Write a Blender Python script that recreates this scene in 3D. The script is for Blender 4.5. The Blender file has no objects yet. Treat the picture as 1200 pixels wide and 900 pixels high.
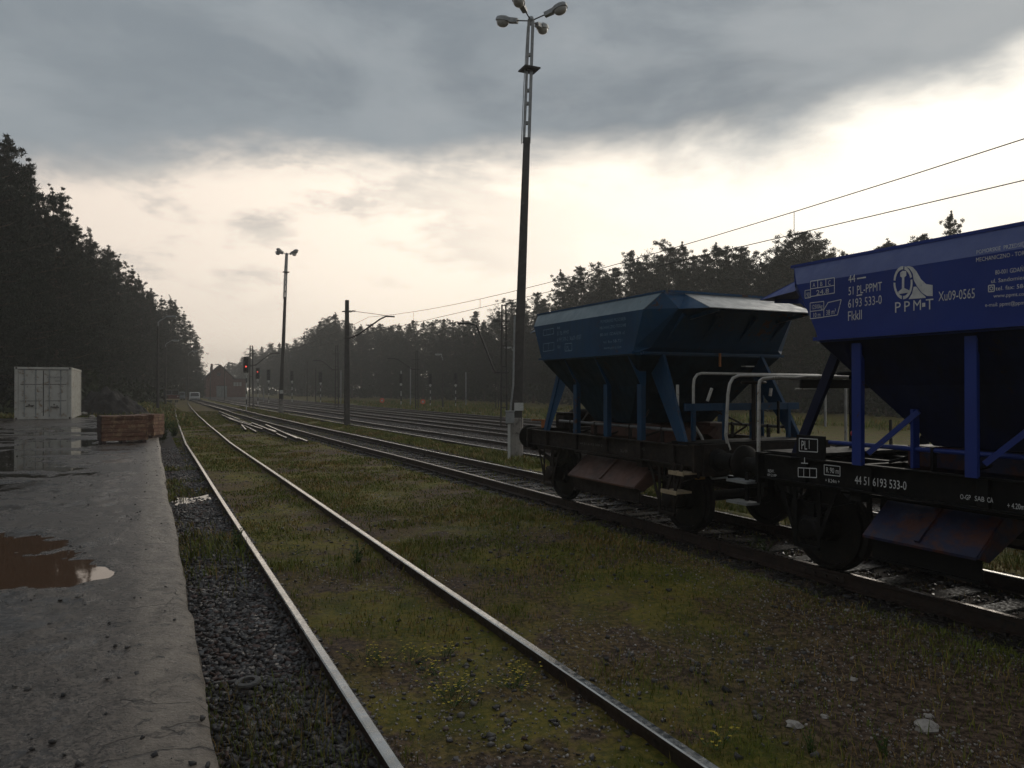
import bpy, bmesh, math, random
import numpy as np
from mathutils import Vector, Matrix

random.seed(7)
rng = np.random.default_rng(11)
SC = bpy.context.scene
COL = SC.collection
# ---------------------------------------------------------------- frame of reference
# camera stands at the origin looking along +Y, rail top of the yard is z = 0.
# (t, L): distance along the tracks and sideways from the camera's line (right positive)
F, CX, CY, CAMZ = 890.0, 600.0, 455.0, 2.0
TH = math.atan(425 / 890)
CT, ST = math.cos(TH), math.sin(TH)
YAW = math.pi / 2 + TH               # world angle of the track direction


def TL(t, L, z=0.0):
    return Vector((-t * ST + L * CT, t * CT + L * ST, z))


def toTL(x, y):
    return (-x * ST + y * CT, x * CT + y * ST)


def onL(u, v, L):
    a = (u - CX) / F
    t = (L * CT - a * L * ST) / (a * CT + ST)
    y = t * CT + L * ST
    return t, CAMZ - (v - CY) / F * y


def onT(u, v, t):
    a = (u - CX) / F
    L = (a * t * CT + t * ST) / (CT - a * ST)
    y = t * CT + L * ST
    return L, CAMZ - (v - CY) / F * y


def at(u, y):
    return (u - CX) / F * y


def zz(v, y):
    return CAMZ - (v - CY) / F * y


# ---------------------------------------------------------------- numpy value noise
def vnoise(x, y, seed=0):
    x = np.asarray(x, float); y = np.asarray(y, float)
    xi = np.floor(x).astype(np.int64); yi = np.floor(y).astype(np.int64)
    xf = x - xi; yf = y - yi
    xf = xf * xf * (3 - 2 * xf); yf = yf * yf * (3 - 2 * yf)

    def h(a, b):
        n = (a * 374761393 + b * 668265263 + seed * 974634777) & 0xFFFFFFFF
        n = ((n ^ (n >> 13)) * 1274126177) & 0xFFFFFFFF
        return ((n ^ (n >> 16)) & 0xFFFF) / 65535.0
    return (h(xi, yi) * (1 - xf) + h(xi + 1, yi) * xf) * (1 - yf) + (h(xi, yi + 1) * (1 - xf) + h(xi + 1, yi + 1) * xf) * yf


def fbm(x, y, octv=4, seed=0):
    s = 0; a = .5; tot = 0
    for i in range(octv):
        s = s + a * vnoise(x, y, seed + i); tot += a
        x = x * 2.03 + 3.1; y = y * 2.03 + 7.7; a *= .5
    return s / tot


def sstep(a, b, x):
    t = np.clip((np.asarray(x, float) - a) / (b - a), 0, 1)
    return t * t * (3 - 2 * t)


# ---------------------------------------------------------------- materials
def nodes_of(m):
    m.use_nodes = True
    return m.node_tree.nodes, m.node_tree.links


class NT:
    def __init__(s, tree):
        s.n = tree.nodes; s.l = tree.links

    def new(s, typ, **kw):
        nd = s.n.new(typ)
        for k, v in kw.items():
            setattr(nd, k, v)
        return nd

    def put(s, sock, v):
        if v is None:
            return
        if hasattr(v, 'is_output') or isinstance(v, bpy.types.NodeSocket):
            s.l.new(v, sock)
        else:
            if isinstance(v, (tuple, list)) and len(v) == 3 and len(getattr(sock, 'default_value', [0] * 3)) == 4:
                v = (*v, 1)
            sock.default_value = v

    def math(s, op, a, b=None, c=None, clamp=False):
        nd = s.new('ShaderNodeMath', operation=op, use_clamp=clamp)
        s.put(nd.inputs[0], a); s.put(nd.inputs[1], b)
        if c is not None:
            s.put(nd.inputs[2], c)
        return nd.outputs[0]

    def noise(s, vec, scale, detail=4, rough=.55, dist=0.0):
        nd = s.new('ShaderNodeTexNoise')
        s.put(nd.inputs['Vector'], vec)
        nd.inputs['Scale'].default_value = scale; nd.inputs['Detail'].default_value = detail
        nd.inputs['Roughness'].default_value = rough; nd.inputs['Distortion'].default_value = dist
        return nd.outputs['Fac']

    def ss(s, x, a, b, lo=0.0, hi=1.0, smooth=True):
        nd = s.new('ShaderNodeMapRange')
        if smooth:
            nd.interpolation_type = 'SMOOTHSTEP'
        s.put(nd.inputs['Value'], x)
        for k, v in zip(('From Min', 'From Max', 'To Min', 'To Max'), (a, b, lo, hi)):
            s.put(nd.inputs[k], v)
        return nd.outputs['Result']

    def mix(s, f, a, b, blend='MIX'):
        nd = s.new('ShaderNodeMix', data_type='RGBA', blend_type=blend)
        s.put(nd.inputs[0], f); s.put(nd.inputs[6], a); s.put(nd.inputs[7], b)
        return nd.outputs[2]

    def vscale(s, vec, sc):
        nd = s.new('ShaderNodeMapping')
        s.put(nd.inputs['Vector'], vec); nd.inputs['Scale'].default_value = sc
        return nd.outputs[0]


def new_mat(name):
    m = bpy.data.materials.new(name); m.use_nodes = True
    t = NT(m.node_tree)
    b = t.n['Principled BSDF']
    return m, t, b


def surf(name, c1, c2=None, dirt=None, dirt_amt=.5, scale=3.0, rough=.6, rough2=None, metal=0.0, bump=.2, bscale=25.0, spec=.5, coat=0.0):
    """worn surface: two tones by noise, a dirt tone in patches, roughness that varies, fine bump"""
    m, t, b = new_mat(name)
    tc = t.new('ShaderNodeTexCoord').outputs['Object']
    n1 = t.noise(tc, scale, 5, .6)
    c2 = c2 or tuple(x * .7 for x in c1)
    col = t.mix(t.ss(n1, .35, .65), c1, c2)
    if dirt:
        n2 = t.noise(tc, scale * 1.9, 6, .7, .4)
        col = t.mix(t.ss(n2, .62 - dirt_amt * .25, .78 - dirt_amt * .25), col, dirt)
    t.put(b.inputs['Base Color'], col)
    n3 = t.noise(tc, scale * 4, 4)
    t.put(b.inputs['Roughness'], t.ss(n3, .3, .7, rough, rough2 if rough2 is not None else min(1, rough + .2)))
    b.inputs['Metallic'].default_value = metal
    b.inputs['Specular IOR Level'].default_value = spec
    b.inputs['Coat Weight'].default_value = coat
    b.inputs['Coat Roughness'].default_value = .15
    if bump:
        bp = t.new('ShaderNodeBump'); bp.inputs['Strength'].default_value = bump; bp.inputs['Distance'].default_value = .01
        t.put(bp.inputs['Height'], t.noise(tc, bscale, 5))
        t.put(b.inputs['Normal'], bp.outputs[0])
    return m


def emit(name, col, strength):
    m, t, b = new_mat(name)
    b.inputs['Base Color'].default_value = (*col, 1)
    b.inputs['Emission Color'].default_value = (*col, 1)
    b.inputs['Emission Strength'].default_value = strength
    return m


def wagon_paint(name, c1, c2, streak, rust, rough, spec, s_amt=.35, r_thr=.70):
    m, t, b = new_mat(name)
    tc = t.new('ShaderNodeTexCoord').outputs['Object']
    col = t.mix(t.ss(t.noise(tc, 1.6, 5, .6), .38, .62), c1, c2)
    sn = t.noise(t.vscale(tc, (9, 9, .55)), 1.0, 6, .65)
    col = t.mix(t.math('MULTIPLY', t.ss(sn, .50, .72), s_amt), col, streak)
    col = t.mix(t.math('MULTIPLY', t.ss(t.noise(tc, 5.5, 7, .75), .56, .75), s_amt * .9), col, streak)
    rs = t.math('MULTIPLY', t.noise(tc, 7, 8, .8, .5), t.ss(t.noise(tc, .9, 3), .3, .7, .85, 1.15))
    col = t.mix(t.ss(rs, r_thr, r_thr + .06), col, rust)
    t.put(b.inputs['Base Color'], col)
    t.put(b.inputs['Roughness'], t.ss(sn, .35, .7, rough, rough + .25))
    b.inputs['Specular IOR Level'].default_value = spec
    bp = t.new('ShaderNodeBump'); bp.inputs['Strength'].default_value = .35; bp.inputs['Distance'].default_value = .03
    t.put(bp.inputs['Height'], t.math('ADD', t.noise(tc, 1.5, 2), t.math('MULTIPLY', t.noise(tc, 40, 3), .02)))
    t.put(b.inputs['Normal'], bp.outputs[0])
    return m


M = {}
M['teal'] = wagon_paint('teal_paint', (.008, .062, .145), (.007, .048, .112), (.05, .085, .105), (.075, .034, .02), .30, .35, .45, .60)
M['blue'] = wagon_paint('blue_paint', (.021, .050, .27), (.018, .042, .235), (.05, .062, .19), (.07, .035, .03), .28, .40, .22, .67)
M['teal_shade'] = wagon_paint('painted_shade_lower_hopper_teal', (.005, .026, .045), (.006, .018, .028), (.02, .022, .022), (.03, .018, .012), .5, .2, .5, .62)  # teal darkened to near black: shade below the waist put into the colour
M['blue_shade'] = wagon_paint('painted_shade_lower_hopper_blue', (.008, .013, .048), (.008, .010, .028), (.02, .02, .024), (.03, .018, .012), .5, .2, .5, .64)  # blue darkened likewise, shade under the hopper painted in
M['blue_dark'] = surf('dark_navy_paint', (.010, .014, .045), (.008, .011, .035), (.015, .014, .014), .3, 3, .4, .6, bump=.05, spec=.2)
M['blue_top'] = wagon_paint('paler_blue_paint', (.045, .072, .24), (.036, .06, .21), (.09, .11, .22), (.07, .04, .035), .32, .5, .4, .66)  # paler blue for the rim strips and end eaves
M['teal_top'] = wagon_paint('paler_teal_paint', (.13, .19, .22), (.10, .155, .185), (.19, .22, .23), (.10, .06, .04), .36, .5, .5, .62)  # paler, greyer teal for the rim strips
M['lip_grey'] = surf('pale_grey_lip_plate', (.42, .42, .40), (.34, .345, .335), (.20, .18, .16), .3, 2.2, .35, .55, bump=.05)  # pale grey for the end eaves of the teal wagon
M['frame_black'] = surf('black_frame_paint', (.007, .007, .0075), (.010, .0095, .009), (.018, .014, .011), .3, 4, .5, .7, bump=.2, spec=.2)
M['frame_brown'] = surf('grimy_brown_frame', (.034, .027, .023), (.022, .018, .016), (.045, .03, .022), .4, 4, .55, .75, bump=.25, spec=.2)
M['chute_rust'] = surf('rusty_chute_steel', (.13, .062, .042), (.09, .048, .036), (.05, .033, .027), .4, 2.5, .5, .7, bump=.25)
M['chute_blue'] = surf('scraped_blue_chute', (.010, .014, .055), (.012, .015, .04), (.07, .019, .012), .75, 1.6, .4, .65, bump=.25)
M['white_tube'] = surf('white_painted_tube', (.62, .60, .56), (.5, .48, .43), (.22, .14, .08), .25, 9, .4, .6, bump=.1)
M['yellow'] = surf('yellow_paint', (.55, .30, .05), (.42, .22, .05), (.12, .08, .05), .3, 14, .45, .6)
M['orange'] = surf('orange_handle_paint', (.5, .16, .03), (.4, .13, .03), None, .3, 14, .45, .6)
M['red_paint'] = surf('red_paint', (.5, .035, .02), (.4, .03, .02), None, .3, 14, .4)
M['step_wood'] = surf('pale_step_board', (.5, .40, .26), (.4, .31, .2), (.2, .15, .1), .3, 14, .5, .7)
M['wheel'] = surf('dark_wheel_steel', (.011, .010, .009), (.018, .015, .013), (.035, .022, .015), .3, 7, .45, .65, spec=.25)
M['letter_white'] = surf('white_stencil_paint', (.80, .80, .78), (.64, .64, .64), (.24, .26, .36), .12, 13, .5, bump=0)
M['letter_faded'] = surf('faded_stencil_paint', (.24, .36, .45), (.14, .24, .33), (.03, .10, .15), .5, 16, .5, bump=0)
M['letter_dim'] = surf('dim_stencil_paint', (.14, .13, .12), (.09, .085, .08), None, 0, 20, .5, bump=0)
M['rail_side'] = surf('rusty_rail_side', (.035, .022, .016), (.05, .03, .02), (.02, .016, .014), .4, 6, .5, .8, bump=.3)
M['rail_top'] = surf('polished_wet_rail_top', (.62, .60, .57), (.5, .47, .43), (.3, .22, .17), .15, 5, .13, .3, metal=1.0, bump=.05)
M['rail_top_dull'] = surf('dull_wet_rail_top', (.3, .27, .25), (.2, .17, .15), (.1, .07, .05), .3, 5, .2, .4, metal=1.0, bump=.05)
M['sleeper'] = surf('wet_oiled_sleeper', (.022, .019, .017), (.036, .030, .027), None, 0, 7, .3, .95, bump=.9, spec=.2)
M['concrete'] = surf('weathered_concrete', (.30, .28, .25), (.22, .20, .18), (.10, .09, .08), .5, 2.2, .6, .8, bump=.3)
M['concrete_dark'] = surf('wet_dark_concrete', (.075, .066, .06), (.05, .045, .04), (.11, .10, .09), .3, 1.6, .5, .75, bump=.3)
M['galv'] = surf('galvanised_grey', (.36, .37, .37), (.28, .29, .29), (.18, .17, .16), .3, 5, .4, .6, metal=.3)
M['mast_galv'] = surf('grimy_steel_tube', (.20, .20, .20), (.14, .14, .14), (.08, .06, .05), .3, 5, .4, .6)
M['mast_steel'] = surf('dark_mast_steel', (.045, .042, .04), (.03, .028, .027), (.07, .045, .03), .4, 5, .5, .7, metal=.2)
M['black'] = surf('black_signal_plate', (.012, .012, .013), (.016, .016, .016), None, 0, 6, .5, bump=.05)
M['white_plate'] = surf('white_enamel_plate', (.6, .6, .57), (.5, .5, .47), (.25, .2, .16), .2, 5, .4)
M['container'] = surf('grey_white_container_paint', (.56, .545, .49), (.47, .455, .41), (.27, .19, .12), .38, 1.7, .45, .6, bump=.05)
M['container_dark'] = surf('container_dark_trim', (.08, .075, .07), (.06, .055, .05), (.12, .07, .04), .4, 6, .6)
M['glass_dark'] = surf('dark_glass', (.012, .014, .016), (.01, .012, .014), None, 0, 2, .05, .1, bump=0)
M['lamp_glass'] = surf('cloudy_lamp_bowl', (.5, .49, .46), (.42, .41, .38), (.2, .19, .17), .3, 6, .2, .35, bump=.05)
M['wire'] = surf('tarnished_copper_wire', (.03, .027, .024), (.04, .034, .03), None, 0, 4, .5, bump=0)
M['insulator'] = surf('brown_insulator', (.07, .03, .02), (.05, .025, .018), None, 0, 6, .2)
M['brick_red'] = None
M['roof_tile'] = surf('dark_roof_tiles', (.11, .06, .05), (.08, .05, .045), (.05, .05, .04), .4, 1.2, .7, .85)
M['door_grey'] = surf('grey_gate_boards', (.30, .31, .30), (.25, .26, .25), (.15, .15, .14), .4, 1.5, .7)
M['vehicle_white'] = surf('white_vehicle_paint', (.68, .69, .68), (.6, .61, .6), (.3, .28, .25), .2, 1.5, .3, .45)
M['vehicle_red'] = surf('red_vehicle_paint', (.13, .022, .016), (.09, .018, .014), (.04, .025, .02), .4, 2, .4, .5)
M['vehicle_grey'] = surf('grey_vehicle_paint', (.16, .18, .2), (.12, .14, .16), None, .2, 2, .35)
M['tyre'] = surf('black_tyre_rubber', (.02, .02, .02), (.03, .03, .028), None, 0, 8, .7)
M['trunk'] = surf('pine_bark', (.10, .06, .04), (.06, .042, .034), (.03, .026, .022), .4, 2.5, .85, .95, bump=.5, bscale=9)
M['stone_pale'] = surf('pale_stone', (.42, .38, .33), (.3, .27, .24), (.15, .12, .10), .4, 14, .6, .8, bump=.5, bscale=50)
M['soil_heap'] = surf('dark_soil', (.022, .017, .014), (.014, .011, .010), (.035, .024, .019), .4, 2.2, .7, .9, bump=.7, bscale=14)
M['rubber'] = surf('grey_rubber', (.10, .095, .09), (.07, .066, .062), None, 0, 20, .5, .7)
M['disc_orange'] = surf('orange_signal_disc', (.85, .17, .07), (.75, .14, .06), None, 0, 5, .4)


def mat_leaf(name, ca, cb, cc=None, rough=.55, trans=.15):
    m, t, b = new_mat(name)
    g = t.new('ShaderNodeNewGeometry')
    r = g.outputs['Random Per Island']
    tc = t.new('ShaderNodeTexCoord').outputs['Object']
    oi = t.new('ShaderNodeObjectInfo').outputs['Random']
    col = t.mix(r, ca, cb)
    col = t.mix(t.math('MULTIPLY', oi, .5), col, cc or cb)
    t.put(b.inputs['Base Color'], col)
    b.inputs['Roughness'].default_value = rough
    b.inputs['Specular IOR Level'].default_value = .12
    b.inputs['Transmission Weight'].default_value = 0
    return m


M['needle'] = mat_leaf('pine_needles', (.007, .013, .006), (.017, .026, .011), (.011, .018, .010))
M['needle_far'] = mat_leaf('pine_needles_open', (.010, .017, .008), (.022, .030, .014), (.015, .021, .012))
M['broadleaf'] = mat_leaf('broad_leaves', (.013, .024, .008), (.027, .042, .013), (.018, .028, .011))
M['undergrowth'] = mat_leaf('undergrowth_leaves', (.018, .028, .010), (.034, .046, .015), (.025, .034, .014))
M['flower_yellow'] = surf('yellow_petals', (.62, .46, .03), (.5, .38, .03), None, 0, 30, .6, bump=0)
M['weed_leaf'] = mat_leaf('weed_leaves', (.05, .09, .02), (.08, .12, .03), (.05, .08, .02))
M['seed_stem'] = mat_leaf('dry_seed_stem', (.16, .12, .05), (.2, .16, .06), (.14, .11, .05))


def mat_grass():
    m, t, b = new_mat('short_grass_blades')
    g = t.new('ShaderNodeNewGeometry')
    pos = g.outputs['Position']
    n = t.noise(pos, .55, 4, .6)
    n2 = t.noise(pos, 2.3, 3, .6)
    green = t.mix(g.outputs['Random Per Island'], (.095, .130, .016), (.19, .195, .030))
    straw = t.mix(g.outputs['Random Per Island'], (.21, .125, .034), (.33, .215, .07))
    f = t.math('ADD', t.math('MULTIPLY', n, .6), t.math('MULTIPLY', n2, .4))
    f = t.math('ADD', f, t.math('MULTIPLY', t.math('SUBTRACT', g.outputs['Random Per Island'], .5), .22))
    t.put(b.inputs['Base Color'], t.mix(t.ss(f, .50, .62), green, straw))
    b.inputs['Roughness'].default_value = .5
    b.inputs['Specular IOR Level'].default_value = .15
    return m


M['grass'] = mat_grass()


def mat_stones(name, ca, cb, cc):
    m, t, b = new_mat(name)
    g = t.new('ShaderNodeNewGeometry')
    r = g.outputs['Random Per Island']
    col = t.mix(r, ca, cb)
    r2 = t.math('FRACT', t.math('MULTIPLY', r, 37.7))
    col = t.mix(t.ss(r2, .78, .9), col, cc)
    t.put(b.inputs['Base Color'], col)
    t.put(b.inputs['Roughness'], t.ss(r2, 0, 1, .22, .6))
    bp = t.new('ShaderNodeBump'); bp.inputs['Strength'].default_value = .35; bp.inputs['Distance'].default_value = .01
    t.put(bp.inputs['Height'], t.noise(g.outputs['Position'], 90, 4))
    t.put(b.inputs['Normal'], bp.outputs[0])
    return m


M['ballast'] = mat_stones('wet_ballast_stone', (.035, .032, .032), (.075, .068, .066), (.09, .05, .04))
M['pebble'] = mat_stones('pale_grit', (.22, .19, .16), (.42, .38, .34), (.10, .07, .06))
M['crumb'] = mat_stones('broken_paving_crumb', (.05, .045, .042), (.12, .11, .10), (.03, .028, .027))


def mat_ground():
    m, t, b = new_mat('yard_ground')
    g = t.new('ShaderNodeNewGeometry'); pos = g.outputs['Position']
    dp = t.new('ShaderNodeVectorMath', operation='DOT_PRODUCT')
    t.put(dp.inputs[0], pos); dp.inputs[1].default_value = (CT, ST, 0)
    L = dp.outputs['Value']
    nb = t.noise(pos, .45, 5, .62)
    nm = t.noise(pos, 2.2, 6, .65)
    nf = t.noise(pos, 18, 6, .7)
    Lw = t.math('ADD', L, t.math('MULTIPLY', t.math('SUBTRACT', nm, .5), .8))
    soil = t.mix(t.ss(nf, .40, .62), (.042, .027, .018), (.18, .122, .082))
    moss = t.mix(t.ss(t.math('ADD', t.math('MULTIPLY', nm, .5), t.math('MULTIPLY', nf, .5)), .42, .58), (.085, .090, .014), (.23, .18, .038))
    straw = t.mix(t.ss(nf, .42, .6), (.07, .045, .018), (.21, .145, .06))
    yard = t.mix(t.ss(nb, .42, .56), moss, straw)
    yard = t.mix(t.ss(t.math('ADD', t.math('MULTIPLY', nm, .6), t.math('MULTIPLY', nb, .4)), .50, .57), yard, soil)
    dt = t.new('ShaderNodeVectorMath', operation='DOT_PRODUCT'); t.put(dt.inputs[0], pos); dt.inputs[1].default_value = (-ST, CT, 0)
    tn = t.math('ADD', dt.outputs['Value'], t.math('MULTIPLY', t.math('SUBTRACT', nm, .5), 5.0))
    bare = t.math('MULTIPLY', t.ss(tn, 3.6, 6.2, 1.0, 0.0), t.ss(Lw, 3.1, 3.9))
    yard = t.mix(bare, yard, soil)
    gravel = t.mix(t.ss(nf, .42, .6), (.025, .021, .019), (.10, .085, .076))
    grav2 = t.mix(t.ss(nf, .42, .6), (.035, .029, .025), (.12, .10, .088))
    col = t.mix(t.ss(Lw, .95, 1.3), gravel, yard)
    col = t.mix(t.ss(Lw, 6.3, 6.6), col, t.mix(.5, soil, gravel))
    col = t.mix(t.ss(Lw, 8.7, 9.1), col, moss)
    col = t.mix(t.ss(Lw, 10.0, 10.5), col, grav2)
    col = t.mix(t.ss(Lw, 22, 26), col, t.mix(t.ss(nm, .45, .6), moss, straw))
    left = t.ss(L, -1.0, .2)
    col = t.mix(left, t.mix(t.ss(nm, .45, .6), moss, straw), col)
    t.put(b.inputs['Base Color'], col)
    t.put(b.inputs['Roughness'], t.ss(nf, .3, .7, .55, .9))
    b.inputs['Specular IOR Level'].default_value = .12
    bp = t.new('ShaderNodeBump'); bp.inputs['Strength'].default_value = .8; bp.inputs['Distance'].default_value = .03
    t.put(bp.inputs['Height'], nf)
    t.put(b.inputs['Normal'], bp.outputs[0])
    return m


def mat_platform():
    m, t, b = new_mat('wet_broken_paving')
    g = t.new('ShaderNodeNewGeometry'); pos = g.outputs['Position']
    dp = t.new('ShaderNodeVectorMath', operation='DOT_PRODUCT')
    t.put(dp.inputs[0], pos); dp.inputs[1].default_value = (CT, ST, 0)
    L = dp.outputs['Value']
    nb = t.noise(pos, .8, 5, .6); nm = t.noise(pos, 4.5, 6, .65); nf = t.noise(pos, 38, 6, .72)
    asph = t.mix(t.ss(nf, .42, .60), (.026, .021, .018), (.150, .124, .103))
    asph = t.mix(t.ss(nb, .46, .56), asph, t.mix(t.ss(nf, .42, .60), (.038, .030, .025), (.20, .163, .134)))
    edge = t.mix(t.ss(nm, .35, .65), (.28, .232, .185), (.165, .135, .108))
    f = t.ss(t.math('ADD', L, t.math('MULTIPLY', t.math('SUBTRACT', nm, .5), .5)), -.18, .0)
    col = t.mix(f, asph, edge)
    # dark pits, a net of cracks, joints across the edge strip
    col = t.mix(t.ss(t.noise(pos, 9, 6, .78, .8), .555, .63), col, (.03, .026, .023))
    wp = t.new('ShaderNodeVectorMath', operation='ADD'); t.put(wp.inputs[0], pos)
    nz = t.new('ShaderNodeTexNoise'); t.put(nz.inputs['Vector'], pos); nz.inputs['Scale'].default_value = 1.7; nz.inputs['Detail'].default_value = 5
    sv = t.new('ShaderNodeVectorMath', operation='SCALE'); t.put(sv.inputs[0], nz.outputs['Color']); sv.inputs['Scale'].default_value = .9
    t.put(wp.inputs[1], sv.outputs[0])
    vo = t.new('ShaderNodeTexVoronoi', feature='DISTANCE_TO_EDGE'); t.put(vo.inputs['Vector'], wp.outputs[0]); vo.inputs['Scale'].default_value = .62
    crack = t.ss(vo.outputs['Distance'], .002, .010, 1.0, 0.0)
    crack = t.math('MULTIPLY', crack, t.ss(nb, .46, .60))
    dt = t.new('ShaderNodeVectorMath', operation='DOT_PRODUCT'); t.put(dt.inputs[0], pos); dt.inputs[1].default_value = (-ST, CT, 0)
    along = t.math('ADD', dt.outputs['Value'], t.math('MULTIPLY', nm, .06))
    jt = t.math('ABSOLUTE', t.math('SUBTRACT', t.math('FRACT', t.math('MULTIPLY', along, .42)), .5))
    joint = t.math('MULTIPLY', t.ss(jt, .002, .006, 1.0, 0.0), t.ss(L, -.25, -.15))
    crack = t.math('MAXIMUM', crack, joint)
    col = t.mix(t.math('MULTIPLY', crack, .6), col, (.02, .017, .015))
    wet = t.ss(t.math('ADD', t.math('MULTIPLY', nb, .7), t.math('MULTIPLY', nm, .3)), .47, .57)
    wet = t.math('MULTIPLY', wet, t.ss(L, -.1, -.5))
    pz = t.new('ShaderNodeSeparateXYZ'); t.put(pz.inputs[0], pos)
    damp = t.math('MULTIPLY', t.ss(t.math('ADD', pz.outputs[2], t.math('MULTIPLY', t.math('SUBTRACT', nf, .5), .012)), .4505, .4600, 1.0, 0.0), t.ss(L, .05, -.25))
    wet = t.math('MAXIMUM', wet, damp)
    col = t.mix(t.math('MULTIPLY', wet, .55), col, (.035, .03, .026))
    t.put(b.inputs['Base Color'], col)
    r = t.math('SUBTRACT', t.ss(nf, .3, .7, .27, .52), t.math('MULTIPLY', wet, .27))
    t.put(b.inputs['Roughness'], r)
    b.inputs['Specular IOR Level'].default_value = .5
    bp = t.new('ShaderNodeBump'); bp.inputs['Distance'].default_value = .035
    t.put(bp.inputs['Strength'], t.math('SUBTRACT', .95, t.math('MULTIPLY', wet, .75)))
    hh = t.math('ADD', t.math('MULTIPLY', nf, .6), t.math('MULTIPLY', t.noise(pos, 13, 5, .7), .8))
    t.put(bp.inputs['Height'], t.math('SUBTRACT', hh, t.math('MULTIPLY', crack, .35)))
    t.put(b.inputs['Normal'], bp.outputs[0])
    return m


def mat_water(name, col):
    m, t, b = new_mat(name)
    pos = t.new('ShaderNodeNewGeometry').outputs['Position']
    t.put(b.inputs['Base Color'], t.mix(t.noise(pos, 1.3, 4), col, tuple(x * .7 for x in col)))
    b.inputs['Roughness'].default_value = .03
    b.inputs['IOR'].default_value = 1.33
    bp = t.new('ShaderNodeBump'); bp.inputs['Strength'].default_value = .04; bp.inputs['Distance'].default_value = .004
    t.put(bp.inputs['Height'], t.noise(pos, 9, 3))
    t.put(b.inputs['Normal'], bp.outputs[0])
    return m


def mat_brick(name, a, bcol, mortar, sx):
    m, t, b = new_mat(name)
    tc = t.new('ShaderNodeTexCoord').outputs['Object']
    sep = t.new('ShaderNodeSeparateXYZ'); t.put(sep.inputs[0], tc)
    cmb = t.new('ShaderNodeCombineXYZ')
    t.put(cmb.inputs[0], t.math('ADD', sep.outputs[0], sep.outputs[1])); t.put(cmb.inputs[1], sep.outputs[2])
    br = t.new('ShaderNodeTexBrick')
    t.put(br.inputs['Vector'], cmb.outputs[0])
    br.inputs['Color1'].default_value = (*a, 1); br.inputs['Color2'].default_value = (*bcol, 1); br.inputs['Mortar'].default_value = (*mortar, 1)
    br.inputs['Scale'].default_value = sx
    br.inputs['Brick Width'].default_value = .26; br.inputs['Row Height'].default_value = .075; br.inputs['Mortar Size'].default_value = .008
    col = t.mix(t.ss(t.noise(tc, 2.5, 5, .7), .4, .7), br.outputs['Color'], tuple(x * .5 for x in a))
    t.put(b.inputs['Base Color'], col)
    b.inputs['Roughness'].default_value = .7
    bp = t.new('ShaderNodeBump'); bp.inputs['Strength'].default_value = .5; bp.inputs['Distance'].default_value = .01
    t.put(bp.inputs['Height'], t.math('SUBTRACT', t.noise(tc, 20, 4), br.outputs['Fac']))
    t.put(b.inputs['Normal'], bp.outputs[0])
    return m


M['ground'] = mat_ground()
M['platform'] = mat_platform()
M['water_mud'] = mat_water('muddy_water', (.115, .062, .036))
M['water_clear'] = mat_water('clear_rain_water', (.04, .034, .028))
M['brick_red'] = mat_brick('red_brick', (.25, .085, .06), (.19, .07, .052), (.18, .15, .13), 1.0)
M['crate_wood'] = surf('stained_crate_boards', (.19, .085, .048), (.10, .045, .028), (.30, .19, .11), .6, 3.0, .5, .7, bump=.4)
M['crate_dark'] = surf('dark_crate_boards', (.06, .03, .024), (.045, .025, .02), (.10, .05, .03), .4, 5, .5, .7, bump=.4)


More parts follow.
